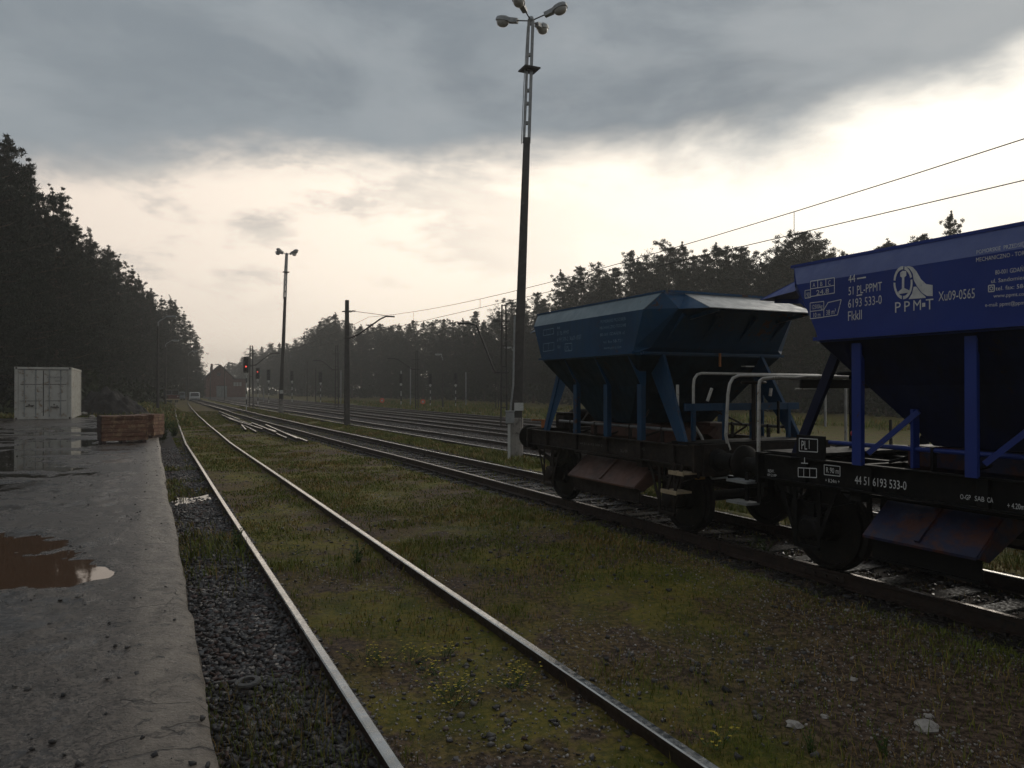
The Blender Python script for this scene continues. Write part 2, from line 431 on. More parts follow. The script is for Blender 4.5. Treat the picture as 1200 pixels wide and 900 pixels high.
# ---------------------------------------------------------------- mesh helpers
class MB:
    def __init__(s):
        s.v = []; s.f = []; s.mi = []

    def add(s, vs, fs, mi=0):
        o = len(s.v)
        s.v += [tuple(v) for v in vs]
        s.f += [tuple(i + o for i in f) for f in fs]
        s.mi += [mi] * len(fs)
        return s

    def hexa(s, lo, hi, mi=0):
        """lo, hi: four corners each, same winding"""
        return s.add(list(lo) + list(hi), [(3, 2, 1, 0), (4, 5, 6, 7), (0, 1, 5, 4), (1, 2, 6, 5), (2, 3, 7, 6), (3, 0, 4, 7)], mi)

    def box(s, c, d, rz=0.0, mi=0, bev=0.0):
        x, y, z = d[0] / 2, d[1] / 2, d[2] / 2
        R = Matrix.Rotation(rz, 3, 'Z') if rz else None
        if bev:
            b = min(bev, x * .9, y * .9, z * .9)
            vs = []
            lv = [(-z, b), (-z + b, 0), (z - b, 0), (z, b)]
            for zz_, i in lv:
                for sx, sy in ((-1, -1), (1, -1), (1, 1), (-1, 1)):
                    vs.append((sx * (x - i), sy * (y - i), zz_))
            fs = [(3, 2, 1, 0), (12, 13, 14, 15)]
            for k in range(3):
                for j in range(4):
                    a = k * 4 + j; b2 = k * 4 + (j + 1) % 4
                    fs.append((a, b2, b2 + 4, a + 4))
        else:
            vs = [(-x, -y, -z), (x, -y, -z), (x, y, -z), (-x, y, -z), (-x, -y, z), (x, -y, z), (x, y, z), (-x, y, z)]
            fs = [(3, 2, 1, 0), (4, 5, 6, 7), (0, 1, 5, 4), (1, 2, 6, 5), (2, 3, 7, 6), (3, 0, 4, 7)]
        if R:
            vs = [R @ Vector(v) for v in vs]
        return s.add([(v[0] + c[0], v[1] + c[1], v[2] + c[2]) for v in vs], fs, mi)

    def bar(s, p0, p1, w, h, up=(0, 0, 1), mi=0):
        p0 = Vector(p0); p1 = Vector(p1); d = (p1 - p0).normalized(); up = Vector(up)
        if abs(d.dot(up)) > .99:
            up = Vector((1, 0, 0))
        r = d.cross(up).normalized(); u = r.cross(d)
        lo = [p0 - r * w / 2 - u * h / 2, p0 + r * w / 2 - u * h / 2, p0 + r * w / 2 + u * h / 2, p0 - r * w / 2 + u * h / 2]
        hi = [q + (p1 - p0) for q in lo]
        return s.hexa(lo, hi, mi)

    def tube(s, pts, r, n=8, mi=0, caps=True):
        pts = [Vector(p) for p in pts]
        rs = r if isinstance(r, (list, tuple)) else [r] * len(pts)
        prev = None; vs = []
        for i, p in enumerate(pts):
            d = (pts[min(i + 1, len(pts) - 1)] - pts[max(i - 1, 0)]).normalized()
            if prev is None:
                a = Vector((0, 0, 1)) if abs(d.z) < .9 else Vector((1, 0, 0))
                prev = d.cross(a).normalized()
            prev = (prev - d * prev.dot(d)).normalized()
            q = d.cross(prev)
            for k in range(n):
                an = 2 * math.pi * k / n
                vs.append(p + (prev * math.cos(an) + q * math.sin(an)) * rs[i])
        fs = []
        for i in range(len(pts) - 1):
            for k in range(n):
                a = i * n + k; b = i * n + (k + 1) % n
                fs.append((a, b, b + n, a + n))
        if caps:
            fs.append(tuple(range(n - 1, -1, -1))); fs.append(tuple(range((len(pts) - 1) * n, len(pts) * n)))
        return s.add(vs, fs, mi)

    def lathe(s, prof, c=(0, 0, 0), axis='Z', n=20, mi=0):
        """prof: (r, h) pairs"""
        vs = []
        for r, h in prof:
            for k in range(n):
                a = 2 * math.pi * k / n
                p = (r * math.cos(a), r * math.sin(a), h)
                if axis == 'Y':
                    p = (p[0], h, p[1])
                elif axis == 'X':
                    p = (h, p[0], p[1])
                vs.append((p[0] + c[0], p[1] + c[1], p[2] + c[2]))
        fs = []
        for i in range(len(prof) - 1):
            for k in range(n):
                a = i * n + k; b = i * n + (k + 1) % n
                fs.append((a, b, b + n, a + n))
        fs.append(tuple(range(n - 1, -1, -1))); fs.append(tuple(range((len(prof) - 1) * n, len(prof) * n)))
        return s.add(vs, fs, mi)

    def prism(s, poly, axis, a, b, mi=0, poly2=None):
        """polygon in the plane normal to AXIS swept from a to b"""
        def P(q, h):
            return {'X': (h, q[0], q[1]), 'Y': (q[0], h, q[1]), 'Z': (q[0], q[1], h)}[axis]
        n = len(poly)
        vs = [P(q, a) for q in poly] + [P(q, b) for q in (poly2 or poly)]
        fs = [tuple(range(n - 1, -1, -1)), tuple(range(n, 2 * n))] + [(i, (i + 1) % n, (i + 1) % n + n, i + n) for i in range(n)]
        return s.add(vs, fs, mi)

    def loft(s, rings, mi=0, cap0=False, cap1=False):
        n = len(rings[0]); vs = [p for r in rings for p in r]; fs = []
        for i in range(len(rings) - 1):
            for k in range(n):
                a = i * n + k; b = i * n + (k + 1) % n
                fs.append((a, b, b + n, a + n))
        if cap0:
            fs.append(tuple(range(n - 1, -1, -1)))
        if cap1:
            fs.append(tuple(range((len(rings) - 1) * n, len(rings) * n)))
        return s.add(vs, fs, mi)

    def build(s, name, mats, parent=None, smooth=False, bevel=0.0, loc=None, rz=None):
        me = bpy.data.meshes.new(name)
        me.from_pydata(s.v, [], s.f)
        bm = bmesh.new(); bm.from_mesh(me)
        bmesh.ops.recalc_face_normals(bm, faces=bm.faces[:])
        bm.to_mesh(me); bm.free()
        for m in (mats if isinstance(mats, (list, tuple)) else [mats]):
            me.materials.append(m)
        if len(me.polygons) == len(s.mi):
            me.polygons.foreach_set('material_index', s.mi)
        if smooth:
            me.polygons.foreach_set('use_smooth', [True] * len(me.polygons))
            try:
                me.set_sharp_from_angle(angle=math.radians(40))
            except Exception:
                pass
        o = bpy.data.objects.new(name, me); COL.objects.link(o)
        if bevel:
            md = o.modifiers.new('edge', 'BEVEL'); md.width = bevel; md.segments = 2; md.limit_method = 'ANGLE'
        if parent is not None:
            o.parent = parent
        if loc is not None:
            o.location = loc
        if rz is not None:
            o.rotation_euler = (0, 0, rz)
        return o


def np_mesh(name, verts, faces, mat, parent=None, smooth=False):
    """verts (n,3), faces (m,k) all of one size"""
    me = bpy.data.meshes.new(name)
    verts = np.ascontiguousarray(verts, dtype=np.float32); faces = np.ascontiguousarray(faces, dtype=np.int32)
    k = faces.shape[1]
    me.vertices.add(len(verts)); me.vertices.foreach_set('co', verts.ravel())
    me.loops.add(faces.size); me.loops.foreach_set('vertex_index', faces.ravel())
    me.polygons.add(len(faces)); me.polygons.foreach_set('loop_start', np.arange(0, faces.size, k, dtype=np.int32))
    me.update(calc_edges=True)
    me.materials.append(mat)
    if smooth:
        me.polygons.foreach_set('use_smooth', np.ones(len(faces), dtype=bool))
    o = bpy.data.objects.new(name, me); COL.objects.link(o)
    if parent is not None:
        o.parent = parent
    return o


def tag(o, label, cat, group=None, kind=None):
    if label:
        o['label'] = label
    if cat:
        o['category'] = cat
    if group:
        o['group'] = group
    if kind:
        o['kind'] = kind
    return o


def thing(name, loc, label, cat, rz=0.0, group=None):
    o = bpy.data.objects.new(name, None); COL.objects.link(o)
    o.empty_display_size = .3
    o.location = loc; o.rotation_euler = (0, 0, rz)
    return tag(o, label, cat, group)


def copy_tree(o, parent=None):
    c = o.copy(); COL.objects.link(c)
    if parent is not None:
        c.parent = parent
    for ch in list(o.children):
        copy_tree(ch, c)
    return c


def struct(o):
    o['kind'] = 'structure'
    return o


def text_geo(body, height, xs=1.0, align='LEFT', shear=0.0):
    """outline of the words as a flat mesh: list of verts (x, y) and faces, cap height = height"""
    cu = bpy.data.curves.new('words', 'FONT'); cu.body = body; cu.size = height / .72
    cu.align_x = align; cu.resolution_u = 2; cu.shear = shear
    ob = bpy.data.objects.new('words', cu); COL.objects.link(ob)
    dg = bpy.context.evaluated_depsgraph_get(); dg.update()
    me = bpy.data.meshes.new_from_object(ob.evaluated_get(dg))
    vs = [(v.co.x * xs, v.co.y) for v in me.vertices]
    fs = [tuple(p.vertices) for p in me.polygons]
    bpy.data.objects.remove(ob); bpy.data.curves.remove(cu); bpy.data.meshes.remove(me)
    return vs, fs


# ---------------------------------------------------------------- terrain heights
TRK = {
    1: ([-20, 15, 30, 45, 60, 80, 120, 160], [1.95, 1.93, 1.95, 2.2, 2.5, 3.0, 4.2, 5.2]),
    2: ([-30, 12, 30, 50, 80, 160], [7.6, 7.58, 7.25, 7.0, 6.95, 7.2]),
    3: ([-30, 0, 20, 45, 80, 160], [11.5, 11.45, 11.25, 10.75, 10.5, 10.5]),
    4: ([-30, 20, 50, 80, 160], [15.0, 14.85, 14.5, 14.2, 14.0]),
    5: ([-30, 20, 50, 80, 160], [18.5, 18.3, 18.0, 17.8, 17.5]),
    6: ([-30, 20, 50, 80, 160], [22, 21.9, 21.5, 21.3, 21.0]),
}


def trk(i, t):
    xs, ys = TRK[i]
    return np.interp(t, xs, ys)


EDGE_L = .26
PLAT_Z = .452
PLAT_T1 = 46.0


def ground_z(t, L):
    t = np.asarray(t, float); L = np.asarray(L, float)
    x = -t * ST + L * CT; y = t * CT + L * ST
    z = -.15 + .0 * L
    c2 = trk(2, t); c3 = trk(3, t)
    z = np.where(L < 1.15, -.145, -.115)
    z = z + (fbm(x * .9, y * .9, 3, 5) - .5) * .07
    z = z + (fbm(x * 5, y * 5, 3, 9) - .5) * .035
    b2 = sstep(-1.5, -1.15, L - c2) * (1 - sstep(1.15, 1.6, L - c2))
    z = z * (1 - b2) + (-.20 + (fbm(x * 6, y * 6, 2, 3) - .5) * .03) * b2
    g3 = sstep(c2 + 1.4, c2 + 1.9, L) * (1 - sstep(c3 - 1.6, c3 - 1.2, L))
    z = z - .09 * g3
    g4 = sstep(c3 - 1.6, c3 - 1.2, L)
    z = z * (1 - g4) + (-.14 + (fbm(x * 3, y * 3, 3, 21) - .5) * .05) * g4
    # beyond the end of the ramp the ground is level with it
    e = sstep(PLAT_T1 - 3, PLAT_T1 + 5, t) * (1 - sstep(-.6, 1.0, L))
    z = z * (1 - e) + (.30 + (fbm(x * .5, y * .5, 3, 31) - .5) * .25) * e
    # under the ramp
    u = (1 - sstep(PLAT_T1 - .5, PLAT_T1, t)) * (1 - sstep(.12, .2, L))
    z = z * (1 - u) + (-.3) * u
    # left of the paved ramp, level ground
    w = (1 - sstep(-33, -31, L)) * (1 - sstep(PLAT_T1 - 3, PLAT_T1 + 5, t))
    z = z * (1 - w) + .36 * w
    return z


def spaced(a, b, mn, k, lim=60):
    out = [a]
    while out[-1] < b:
        out.append(out[-1] + min(lim, max(mn, k * abs(out[-1]))))
    return np.array(out)


def grid_faces(n, m):
    i = np.arange(n - 1)[:, None]; j = np.arange(m - 1)[None, :]
    a = (i * m + j); return np.stack([a, a + 1, a + m + 1, a + m], -1).reshape(-1, 4)


ts = np.concatenate([-spaced(1, 650, 3, .2)[::-1], spaced(-.5, 2, .1, .0)[0:25], spaced(2.0, 650, .045, .0075)])
ts = np.unique(np.round(ts, 4))
Ls = np.concatenate([-spaced(.3, 650, .15, .09)[::-1], np.arange(-.1, 9.2, .055), spaced(9.2, 650, .12, .03)])
Ls = np.unique(np.round(Ls, 4))
TT, LL = np.meshgrid(ts, Ls, indexing='ij')
Z = ground_z(TT, LL)
V = np.stack([-TT * ST + LL * CT, TT * CT + LL * ST, Z], -1).reshape(-1, 3)
g = np_mesh('ground', V, grid_faces(len(ts), len(Ls)), M['ground'], smooth=True)
struct(g)

# ---------------------------------------------------------------- paved loading ramp
BLOBS = [(-5.35, 7.0, 1.05), (-4.45, 6.5, .78), (-4.0, 6.35, .5), (-3.66, 6.28, .36), (-4.75, 6.0, .72), (-6.6, 7.0, 1.4)]


def plat_h(t, L):
    x = -t * ST + L * CT; y = t * CT + L * ST
    n = fbm(x * 1.3, y * 1.3, 4, 41); nf = fbm(x * 9, y * 9, 3, 47)
    h = .014 + (n - .5) * .022 + (nf - .5) * .022 + (fbm(x * 22, y * 22, 2, 49) - .5) * .012
    d = np.full(np.shape(x), -1.0)
    for bx, by, r in BLOBS:
        d = np.maximum(d, 1 - np.hypot(x - bx, y - by) / r)
    d = d + (fbm(x * 2.2, y * 2.2, 4, 61) - .5) * .75
    h = h - .028 * sstep(-.05, .3, d)
    # shallow flood in front of the container, ridges poke through it
    low = sstep(11.9, 15.5, t) * (1 - sstep(33.5, 38, t)) * (1 - sstep(-2.0, -.9, L + (n - .5) * 1.6))
    streak = fbm(x * .35 + 3, y * 1.5, 4, 71)
    h = h - low * (.019 - .040 * sstep(.50, .66, streak))
    # broken shoulder
    h = h - .02 * sstep(.05, .26, L) * (fbm(x * 3, y * 3, 3, 81))
    return PLAT_Z + h - .002


pt = np.unique(np.round(np.concatenate([np.arange(-3, 2, .25), spaced(2.0, PLAT_T1, .05, .008)]), 4)); pt[-1] = PLAT_T1
pL = np.unique(np.round(np.concatenate([-spaced(.0, 32, .05, .022)[::-1], np.arange(0, EDGE_L, .04), [EDGE_L]]), 4))
TT, LL = np.meshgrid(pt, pL, indexing='ij')
edge_j = (fbm(pt * 2.5, pt * 0 + 3, 4, 91) - .5) * .05 + (fbm(pt * .5, pt * 0 + 9, 2, 93) - .5) * .04
LL = LL + (edge_j[:, None]) * sstep(-.25, EDGE_L, LL)
Z = plat_h(TT, LL)
Z = Z - .03 * sstep(EDGE_L - .05, EDGE_L, LL - edge_j[:, None])
top = np.stack([-TT * ST + LL * CT, TT * CT + LL * ST, Z], -1)
n, m = TT.shape
side = []
for dz, dl in ((.10, .01), (.3, -.02), (.75, .0)):
    Lx = LL[:, -1] + dl + (fbm(pt * 5, pt * 0 + dz * 9, 3, 97) - .5) * .05
    side.append(np.stack([-pt * ST + Lx * CT, pt * CT + Lx * ST, Z[:, -1] - dz], -1))
allv = np.concatenate([top] + [s_[:, None, :] for s_ in side], axis=1)
o = np_mesh('paved_ramp', allv.reshape(-1, 3), grid_faces(n, m + 3), M['platform'], smooth=True)
struct(o)

# muddy puddle near the camera and the shallow flood by the container: one level water surface each
def sheet(name, x0, x1, y0, y1, z, mat, pred=None, nx=24):
    vs = [(x0, y0, z), (x1, y0, z), (x1, y1, z), (x0, y1, z)]
    mb = MB().add(vs, [(0, 1, 2, 3)])
    return struct(mb.build(name, mat))


struct(MB().add([(-9, 4.9, PLAT_Z), (-3.2, 4.9, PLAT_Z), (-3.2, 6.9, PLAT_Z), (-4.2, 8.3, PLAT_Z), (-9, 8.3, PLAT_Z)], [(0, 1, 2, 3, 4)]).build('puddle_water', M['water_mud']))
fl = [TL(11.7, -30, PLAT_Z), TL(11.7, -.5, PLAT_Z), TL(45.2, -.5, PLAT_Z), TL(45.2, -30, PLAT_Z)]
struct(MB().add(fl, [(0, 1, 2, 3)]).build('rain_water', M['water_clear']))


def blob_sheet(name, pts, z, mat, seed):
    n = 48; vs = []
    cx = sum(p[0] for p in pts) / len(pts); cy = sum(p[1] for p in pts) / len(pts)
    rx = max(abs(p[0] - cx) for p in pts); ry = max(abs(p[1] - cy) for p in pts)
    for k in range(n):
        a = 2 * math.pi * k / n
        r = .35 + .8 * float(vnoise(math.cos(a) * 2.6 + seed, math.sin(a) * 2.6 + seed, 3)) + .35 * float(vnoise(math.cos(a) * 7 + seed, math.sin(a) * 7, 5)) - .2
        vs.append((cx + rx * r * math.cos(a), cy + ry * r * math.sin(a), z))
    return struct(MB().add(vs, [tuple(range(n))]).build(name, mat))


# rain puddle in the ballast strip
y1 = 2.1 * F / (578 - CY); y2 = 2.1 * F / (591 - CY)
blob_sheet('puddle_water', [(at(216, y1), y2), (at(237, y2), y1)], -.124, M['water_clear'], 4)
blob_sheet('puddle_water', [(at(212, 18.2), 17.6), (at(226, 18), 18.7)], -.118, M['water_clear'], 9)

# ---------------------------------------------------------------- tracks
RAILP = [(-.075, -.165), (.075, -.165), (.075, -.152), (.012, -.135), (.010, -.045), (.036, -.036), (.036, -.006), (.026, 0), (-.026, 0), (-.036, -.006), (-.036, -.036), (-.010, -.045), (-.012, -.135), (-.075, -.152)]


def rail_obj(tr, side, t0, t1, parent, top):
    tt = np.unique(np.concatenate([np.arange(t0, min(t1, 30), .7), np.arange(max(t0, 30), t1 + .1, 2.5)]))
    rings = []
    for t in tt:
        c = float(trk(tr, t)) + side * .7525
        w = .006 * math.sin(t * .35 + tr + side)
        rings.append([tuple(TL(t, c + p[0], p[1] + w)) for p in RAILP])
    mb = MB(); n = len(RAILP)
    vs = [p for r in rings for p in r]; o = 0
    mb.v = vs
    for i in range(len(rings) - 1):
        for k in range(n):
            a = i * n + k; b = i * n + (k + 1) % n
            mb.f.append((a, b, b + n, a + n)); mb.mi.append(1 if k in (6, 7, 8) else 0)
    mb.f.append(tuple(range(n))); mb.mi.append(0)
    return mb.build('rail', [M['rail_side'], top], parent)


def sleeper_mesh():
    mb = MB().box((0, 0, 0), (.24, 2.5, .14), bev=.012)
    for sy in (-.7525, .7525):
        mb.box((0, sy, .076), (.17, .34, .014))
        for q in (-.11, .11):
            mb.box((0.05, sy + q, .095), (.05, .05, .03)); mb.box((-0.05, sy + q, .095), (.05, .05, .03))
    return mb


SL = sleeper_mesh()
sl0 = None
labels = {1: ('shiny railway track in the grass beside the paved ramp', -3, 118), 2: ('railway track carrying the two hopper wagons', -12, 150),
          3: ('first ballasted track behind the tall lamp mast', -6, 150), 4: ('second ballasted track behind the tall lamp mast', -6, 150),
          5: ('third ballasted track behind the lamp mast', -2, 150), 6: ('farthest track in front of the right forest', -2, 150)}
for tr, (lab, t0, t1) in labels.items():
    r = thing('railway_track', (0, 0, 0), lab, 'railway track', group='tracks of the yard')
    for sd in (-1, 1):
        rail_obj(tr, sd, t0, t1, r, M['rail_top'] if tr in (1, 3) or (tr == 2 and sd == 1) else M['rail_top_dull'])
    if tr in (1, 2):
        for sd, tj in ((-1, 6.2), (1, 8.9), (-1, 21.2), (1, 23.9)):
            cc = float(trk(tr, tj)) + sd * .7525
            for q in (-1, 1):
                mb = MB().box((0, 0, 0), (.62, .022, .075), bev=.006)
                for x in (-.22, -.08, .08, .22):
                    mb.lathe([(.018, -.03), (.018, .03)], (x, 0, 0), 'Y', 6)
                o = mb.build('fishplate', M['rail_side'], r, loc=TL(tj, cc + q * .026, -.082), rz=YAW)
    if tr in (2, 3, 4):
        tA = {2: 1.6, 3: 12, 4: 14}[tr]; n_ = {2: 95, 3: 98, 4: 98}[tr]
        for k in range(n_):
            t = tA + k * .62 + random.uniform(-.03, .03)
            c = float(trk(tr, t))
            if sl0 is None:
                o = SL.build('sleeper', M['sleeper'], r); sl0 = o
            else:
                o = sl0.copy(); COL.objects.link(o); o.parent = r
            o.location = TL(t, c + random.uniform(-.03, .03), -.245 + random.uniform(-.006, .006)); o.rotation_euler = (0, 0, YAW + random.uniform(-.01, .01))

# pile of old rails between the first two tracks
PILE = [(29.5, 40, 5.45, .0), (30.5, 42, 5.25, .05), (31.5, 38, 5.0, .02), (34, 44, 4.95, .12), (36.5, 47, 5.3, .03), (37, 46, 4.5, .0), (38, 52, 4.9, .07), (42, 56, 5.2, .02), (45, 60, 4.7, .03), (50, 68, 5.1, .06), (53, 70, 4.7, .52), (38.5, 43, 4.2, .02)]
for i, (a, b, L0, dz) in enumerate(PILE):
    mb = MB(); n = len(RAILP)
    sk = random.uniform(-.35, .35); tip = random.random() < .3
    p0 = TL(a, L0, .0 + dz); p1 = TL(b, L0 + sk, .0 + dz + random.uniform(-.03, .05))
    d = (p1 - p0).normalized(); rgt = Vector((d.y, -d.x, 0))
    for p in (p0, p1):
        mb.v += [tuple(p + rgt * q[0] + Vector((0, 0, q[1]))) for q in RAILP]
    for k in range(n):
        mb.f.append((k, (k + 1) % n, (k + 1) % n + n, k + n)); mb.mi.append(1 if k in (6, 7, 8) else 0)
    mb.f.append(tuple(range(n))); mb.mi.append(0); mb.f.append(tuple(range(n, 2 * n))); mb.mi.append(0)
    o = mb.build('loose_rail', [M['rail_side'], M['rail_top']])
    tag(o, 'loose old rail lying in the heap between the two near tracks', 'rail', 'loose rails lying between the tracks')


# ---------------------------------------------------------------- hopper wagons
def rect(hx0, hx1, hy, z, ch=.0, chy=None):
    """ring at height z; chamfered corners: ch along x, chy along y"""
    chy = ch if chy is None else chy
    if ch == 0:
        ch = chy = .004
    return [(hx0 + ch, -hy, z), (hx1 - ch, -hy, z), (hx1, -hy + chy, z), (hx1, hy - chy, z), (hx1 - ch, hy, z), (hx0 + ch, hy, z), (hx0, hy - chy, z), (hx0, -hy + chy, z)]


def wagon(C, paint, frame, chute, label, pe, posts, letters, blue):
    """pe = -1 / +1: the end (towards / away from the camera) with the brake platform"""
    root = thing('hopper_wagon', TL(C, 7.6, 0), label, 'railway wagon', YAW, 'ballast hopper wagons')
    W = lambda t, L, z: (t - C, 7.6 - L, z)
    c = 10.43 - 10.30                                    # hopper centre in the frame
    if blue:
        c = -.02
    # hopper body, open topped shell
    mb = MB()
    ec = (.34, .34)
    rings = [rect(c - .5, c + .5, .82, 1.45), rect(c - 1.05, c + 1.05, 1.06, 2.03), rect(c - 1.50, c + 1.42, 1.36, 2.47, .06),
             rect(c - 1.50, c + 1.42, 1.40, 2.52, .06), rect(c - 1.58, c + 1.50, 1.40, 2.58, .12, .2), rect(c - 2.03, c + 1.98, 1.40, 3.10, *ec)]
    mb.loft(rings[2:])
    rings.append(rect(c - 1.90, c + 1.90, 1.20, 3.335, .03, .36))
    rin = [rect(c - 1.86, c + 1.86, 1.17, 3.335, .03, .36), rect(c - 1.9, c + 1.9, 1.30, 3.05, .3, .55), rect(c - 1.4, c + 1.4, 1.3, 2.55, .06), rect(c - .45, c + .45, .5, 1.75)]
    mb.loft([rings[-1]] + rin, cap1=True)
    hop = mb.build('hopper', paint, root)
    MB().loft(rings[:3]).build('lower_hopper', M['blue_shade'] if blue else M['teal_shade'], root)  # funnel shade is painted into this darker copy of the body colour
    # rim strip leaning inwards: long sides in a paler tone, corners in the body paint
    for sy in (-1, 1):
        A = [(c - 1.69, sy * 1.401, 3.10), (c + 1.64, sy * 1.401, 3.10), (c + 1.87, sy * 1.2, 3.336), (c - 1.87, sy * 1.2, 3.336)]
        MB().hexa(A, [(p[0], p[1] - sy * .012, p[2] - .008) for p in A]).build('rim_strip', M['blue_top'] if blue else M['teal_top'], hop)
    for sx, xe in ((-1, c - 2.03), (1, c + 1.98)):
        mb = MB()
        xr = c + sx * 1.9
        for sy in (-1, 1):
            mb.add([(c + sx * 1.665, sy * 1.40, 3.10), (xe, sy * 1.06, 3.10), (xr, sy * .84, 3.335), (xr - sx * .03, sy * 1.2, 3.335)], [(0, 1, 2, 3)])
        mb.add([(xe, -1.06, 3.10), (xe, 1.06, 3.10), (xr, .84, 3.335), (xr, -.84, 3.335)], [(0, 1, 2, 3)])
        mb.build('rim_corner', paint, hop)
    # eave plate over each hopper end
    for sx in (-1, 1):
        xr = c + sx * 1.86; xo = c + sx * 2.60
        A = [(xr, -.84, 3.338), (xr, .84, 3.338), (xo, 1.0, 3.065), (xo, -1.0, 3.065)]
        MB().hexa([(p[0], p[1], p[2] - .012) for p in A], A).build('end_eave', M['blue_top'] if blue else M['lip_grey'], hop)
        for sy in (-1, 1):
            mb = MB()
            mb.add([(xr, sy * .84, 3.33), (xo, sy * 1.0, 3.055), (c + sx * 2.0, sy * 1.06, 3.09)], [(0, 1, 2)])
            mb.bar((xo - sx * .05, sy * .8, 3.05), (c + sx * 1.95, sy * .8, 2.98), .03, .05)
            mb.build('eave_gusset', paint, hop)
    # rolled rim and waist flange
    mb = MB()
    for sy in (-1, 1):
        mb.bar((c - 1.9, sy * 1.2, 3.338), (c + 1.9, sy * 1.2, 3.338), .035, .03)
        mb.box((c - .04, sy * 1.42, 2.505), (2.84, .05, .035))
    for sx in (-1, 1):
        mb.bar((c + sx * 1.93, -1.15, 3.34), (c + sx * 1.93, 1.15, 3.34), .03, .03)
        mb.box((c - .04 + sx * 1.475, 0, 2.505), (.05, 2.6, .035))
    mb.build('rim_and_flange', paint, hop)
    # ribs on the sloping hopper ends
    mb = MB()
    for sx in (-1, 1):
        for y in (-.95, -.35, .35, .95):
            mb.bar((c + sx * 1.52, y, 2.6), (c + sx * 2.02, y, 3.02), .05, .06)
    mb.build('end_rib', paint, hop)
    # posts
    for sy in (-1, 1):
        for x in posts:
            mb = MB()
            zt = 2.50 if blue else 2.06
            yb = 1.33 if blue else 1.16
            mb.box((x, sy * yb, (1.245 + zt) / 2), (.105, .022, zt - 1.245)); mb.box((x, sy * (yb - .05), (1.245 + zt) / 2), (.02, .09, zt - 1.245))
            if not blue:
                mb.prism([(sy * (yb - .02), 2.05), (sy * 1.38, 2.49), (sy * 1.05, 2.49), (sy * (yb - .1), 2.05)], 'X', x - .012, x + .012)
            mb.build('side_post', paint, root)
            if blue:   # knee brace and inner stub behind the post
                mb = MB()
                mb.bar((x - .04, sy * 1.22, 1.36), (x - .42, sy * 1.0, 1.78), .07, .05)
                mb.bar((x - .38, sy * 1.0, 1.24), (x - .38, sy * 1.0, 1.80), .09, .03)
                mb.build('knee_brace', paint, root)
    # splayed corner legs: wide plate with an edge flange
    for sx in (-1, 1):
        for sy in (-1, 1):
            mb = MB()
            xt = c + sx * 1.42; xb = sx * (2.02 if sx * 1 == -1 else 1.98)
            yt = sy * (.92 if not blue else .95); yb = sy * 1.05
            p0 = Vector((xb, yb, 1.22)); p1 = Vector((xt, yt, 2.55))
            if not blue:
              mb.hexa([(xb - .02, yb + .01, 1.22), (xb + .02, yb + .01, 1.22), (xb + .02 - sx * .12, yb - .0, 1.22), (xb - .02 - sx * .12, yb, 1.22)],
                    [(xt - .02, yt + .01, 2.55), (xt + .02, yt + .01, 2.55), (xt + .02 - sx * .36, yt, 2.49), (xt - .02 - sx * .36, yt, 2.49)])
            mb.bar((xb, yb, 1.22), (xt, yt, 2.57), .05, .11, (1, 0, 0))
            mb.build('corner_leg', M['blue_dark'] if blue else paint, root)
    # frame
    for sy in (-1, 1):
        mb = MB()
        mb.box((0, sy * 1.13, 1.10), (4.8, .014, .25))
        mb.box((0, sy * 1.155, 1.232), (4.8, .085, .016)); mb.box((0, sy * 1.155, .968), (4.8, .085, .016))
        for x in posts + [-1.9, 1.75]:
            mb.box((x, sy * 1.165, 1.10), (.10, .05, .244))
        mb.build('solebar', frame, root, bevel=.004)
    for sx in (-1, 1):
        mb = MB().box((sx * 2.40, 0, 1.08), (.05, 2.45, .36)).box((sx * 2.36, 0, 1.25), (.13, 2.45, .02))
        for y in (-.875, .875):
            mb.box((sx * 2.44, y, 1.06), (.05, .42, .42))
        mb.build('headstock', frame, root, bevel=.006)
    mb = MB()
    for x in (-1.9, -1.3, 1.2, 1.9):
        mb.box((x, 0, 1.10), (.09, 2.2, .22))
    for sy in (-1, 1):
        mb.bar((-2.35, sy * .3, 1.12), (2.35, sy * .3, 1.12), .09, .18)
    mb.build('cross_member', frame, root)
    MB().box((pe * 2.08, 0, 1.262), (.58, 2.2, .03)).build('end_platform', M['frame_black'], root)
    # buffers
    for sx in (-1, 1):
        for y in (-.875, .875):
            mb = MB().lathe([(.15, 2.46), (.15, 2.50), (.105, 2.52), (.105, 2.80), (.085, 2.80), (.085, 2.97)], (0, y, 1.06), 'X', 20)
            if sx < 0:
                mb.v = [(-v[0], v[1], v[2]) for v in mb.v]
            b = mb.build('buffer', M['frame_black'], root, smooth=True)
            mb = MB().lathe([(.10, 2.955), (.225, 2.965), (.228, 2.985), (.20, 3.005), (.10, 3.015), (.02, 3.018)], (0, y, 1.06), 'X', 26)
            if sx < 0:
                mb.v = [(-v[0], v[1], v[2]) for v in mb.v]
            mb.build('buffer_head', M['wheel'], b, smooth=True)
        # draw hook, shackle and brake hose
        mb = MB().tube([(sx * 2.45, 0, 1.04), (sx * 2.7, 0, 1.04), (sx * 2.8, 0, 1.10), (sx * 2.82, 0, 1.16)], [.045, .04, .035, .02], 10)
        mb.tube([(sx * 2.66, -.05, 1.02), (sx * 2.80, -.05, .84), (sx * 2.86, -.05, .62)], .02, 8)
        mb.tube([(sx * 2.66, .05, 1.02), (sx * 2.80, .05, .84), (sx * 2.86, .05, .62)], .02, 8)
        mb.tube([(sx * 2.86, -.09, .62), (sx * 2.86, .09, .62)], .028, 8)
        mb.build('coupling', M['wheel'], root, smooth=True)
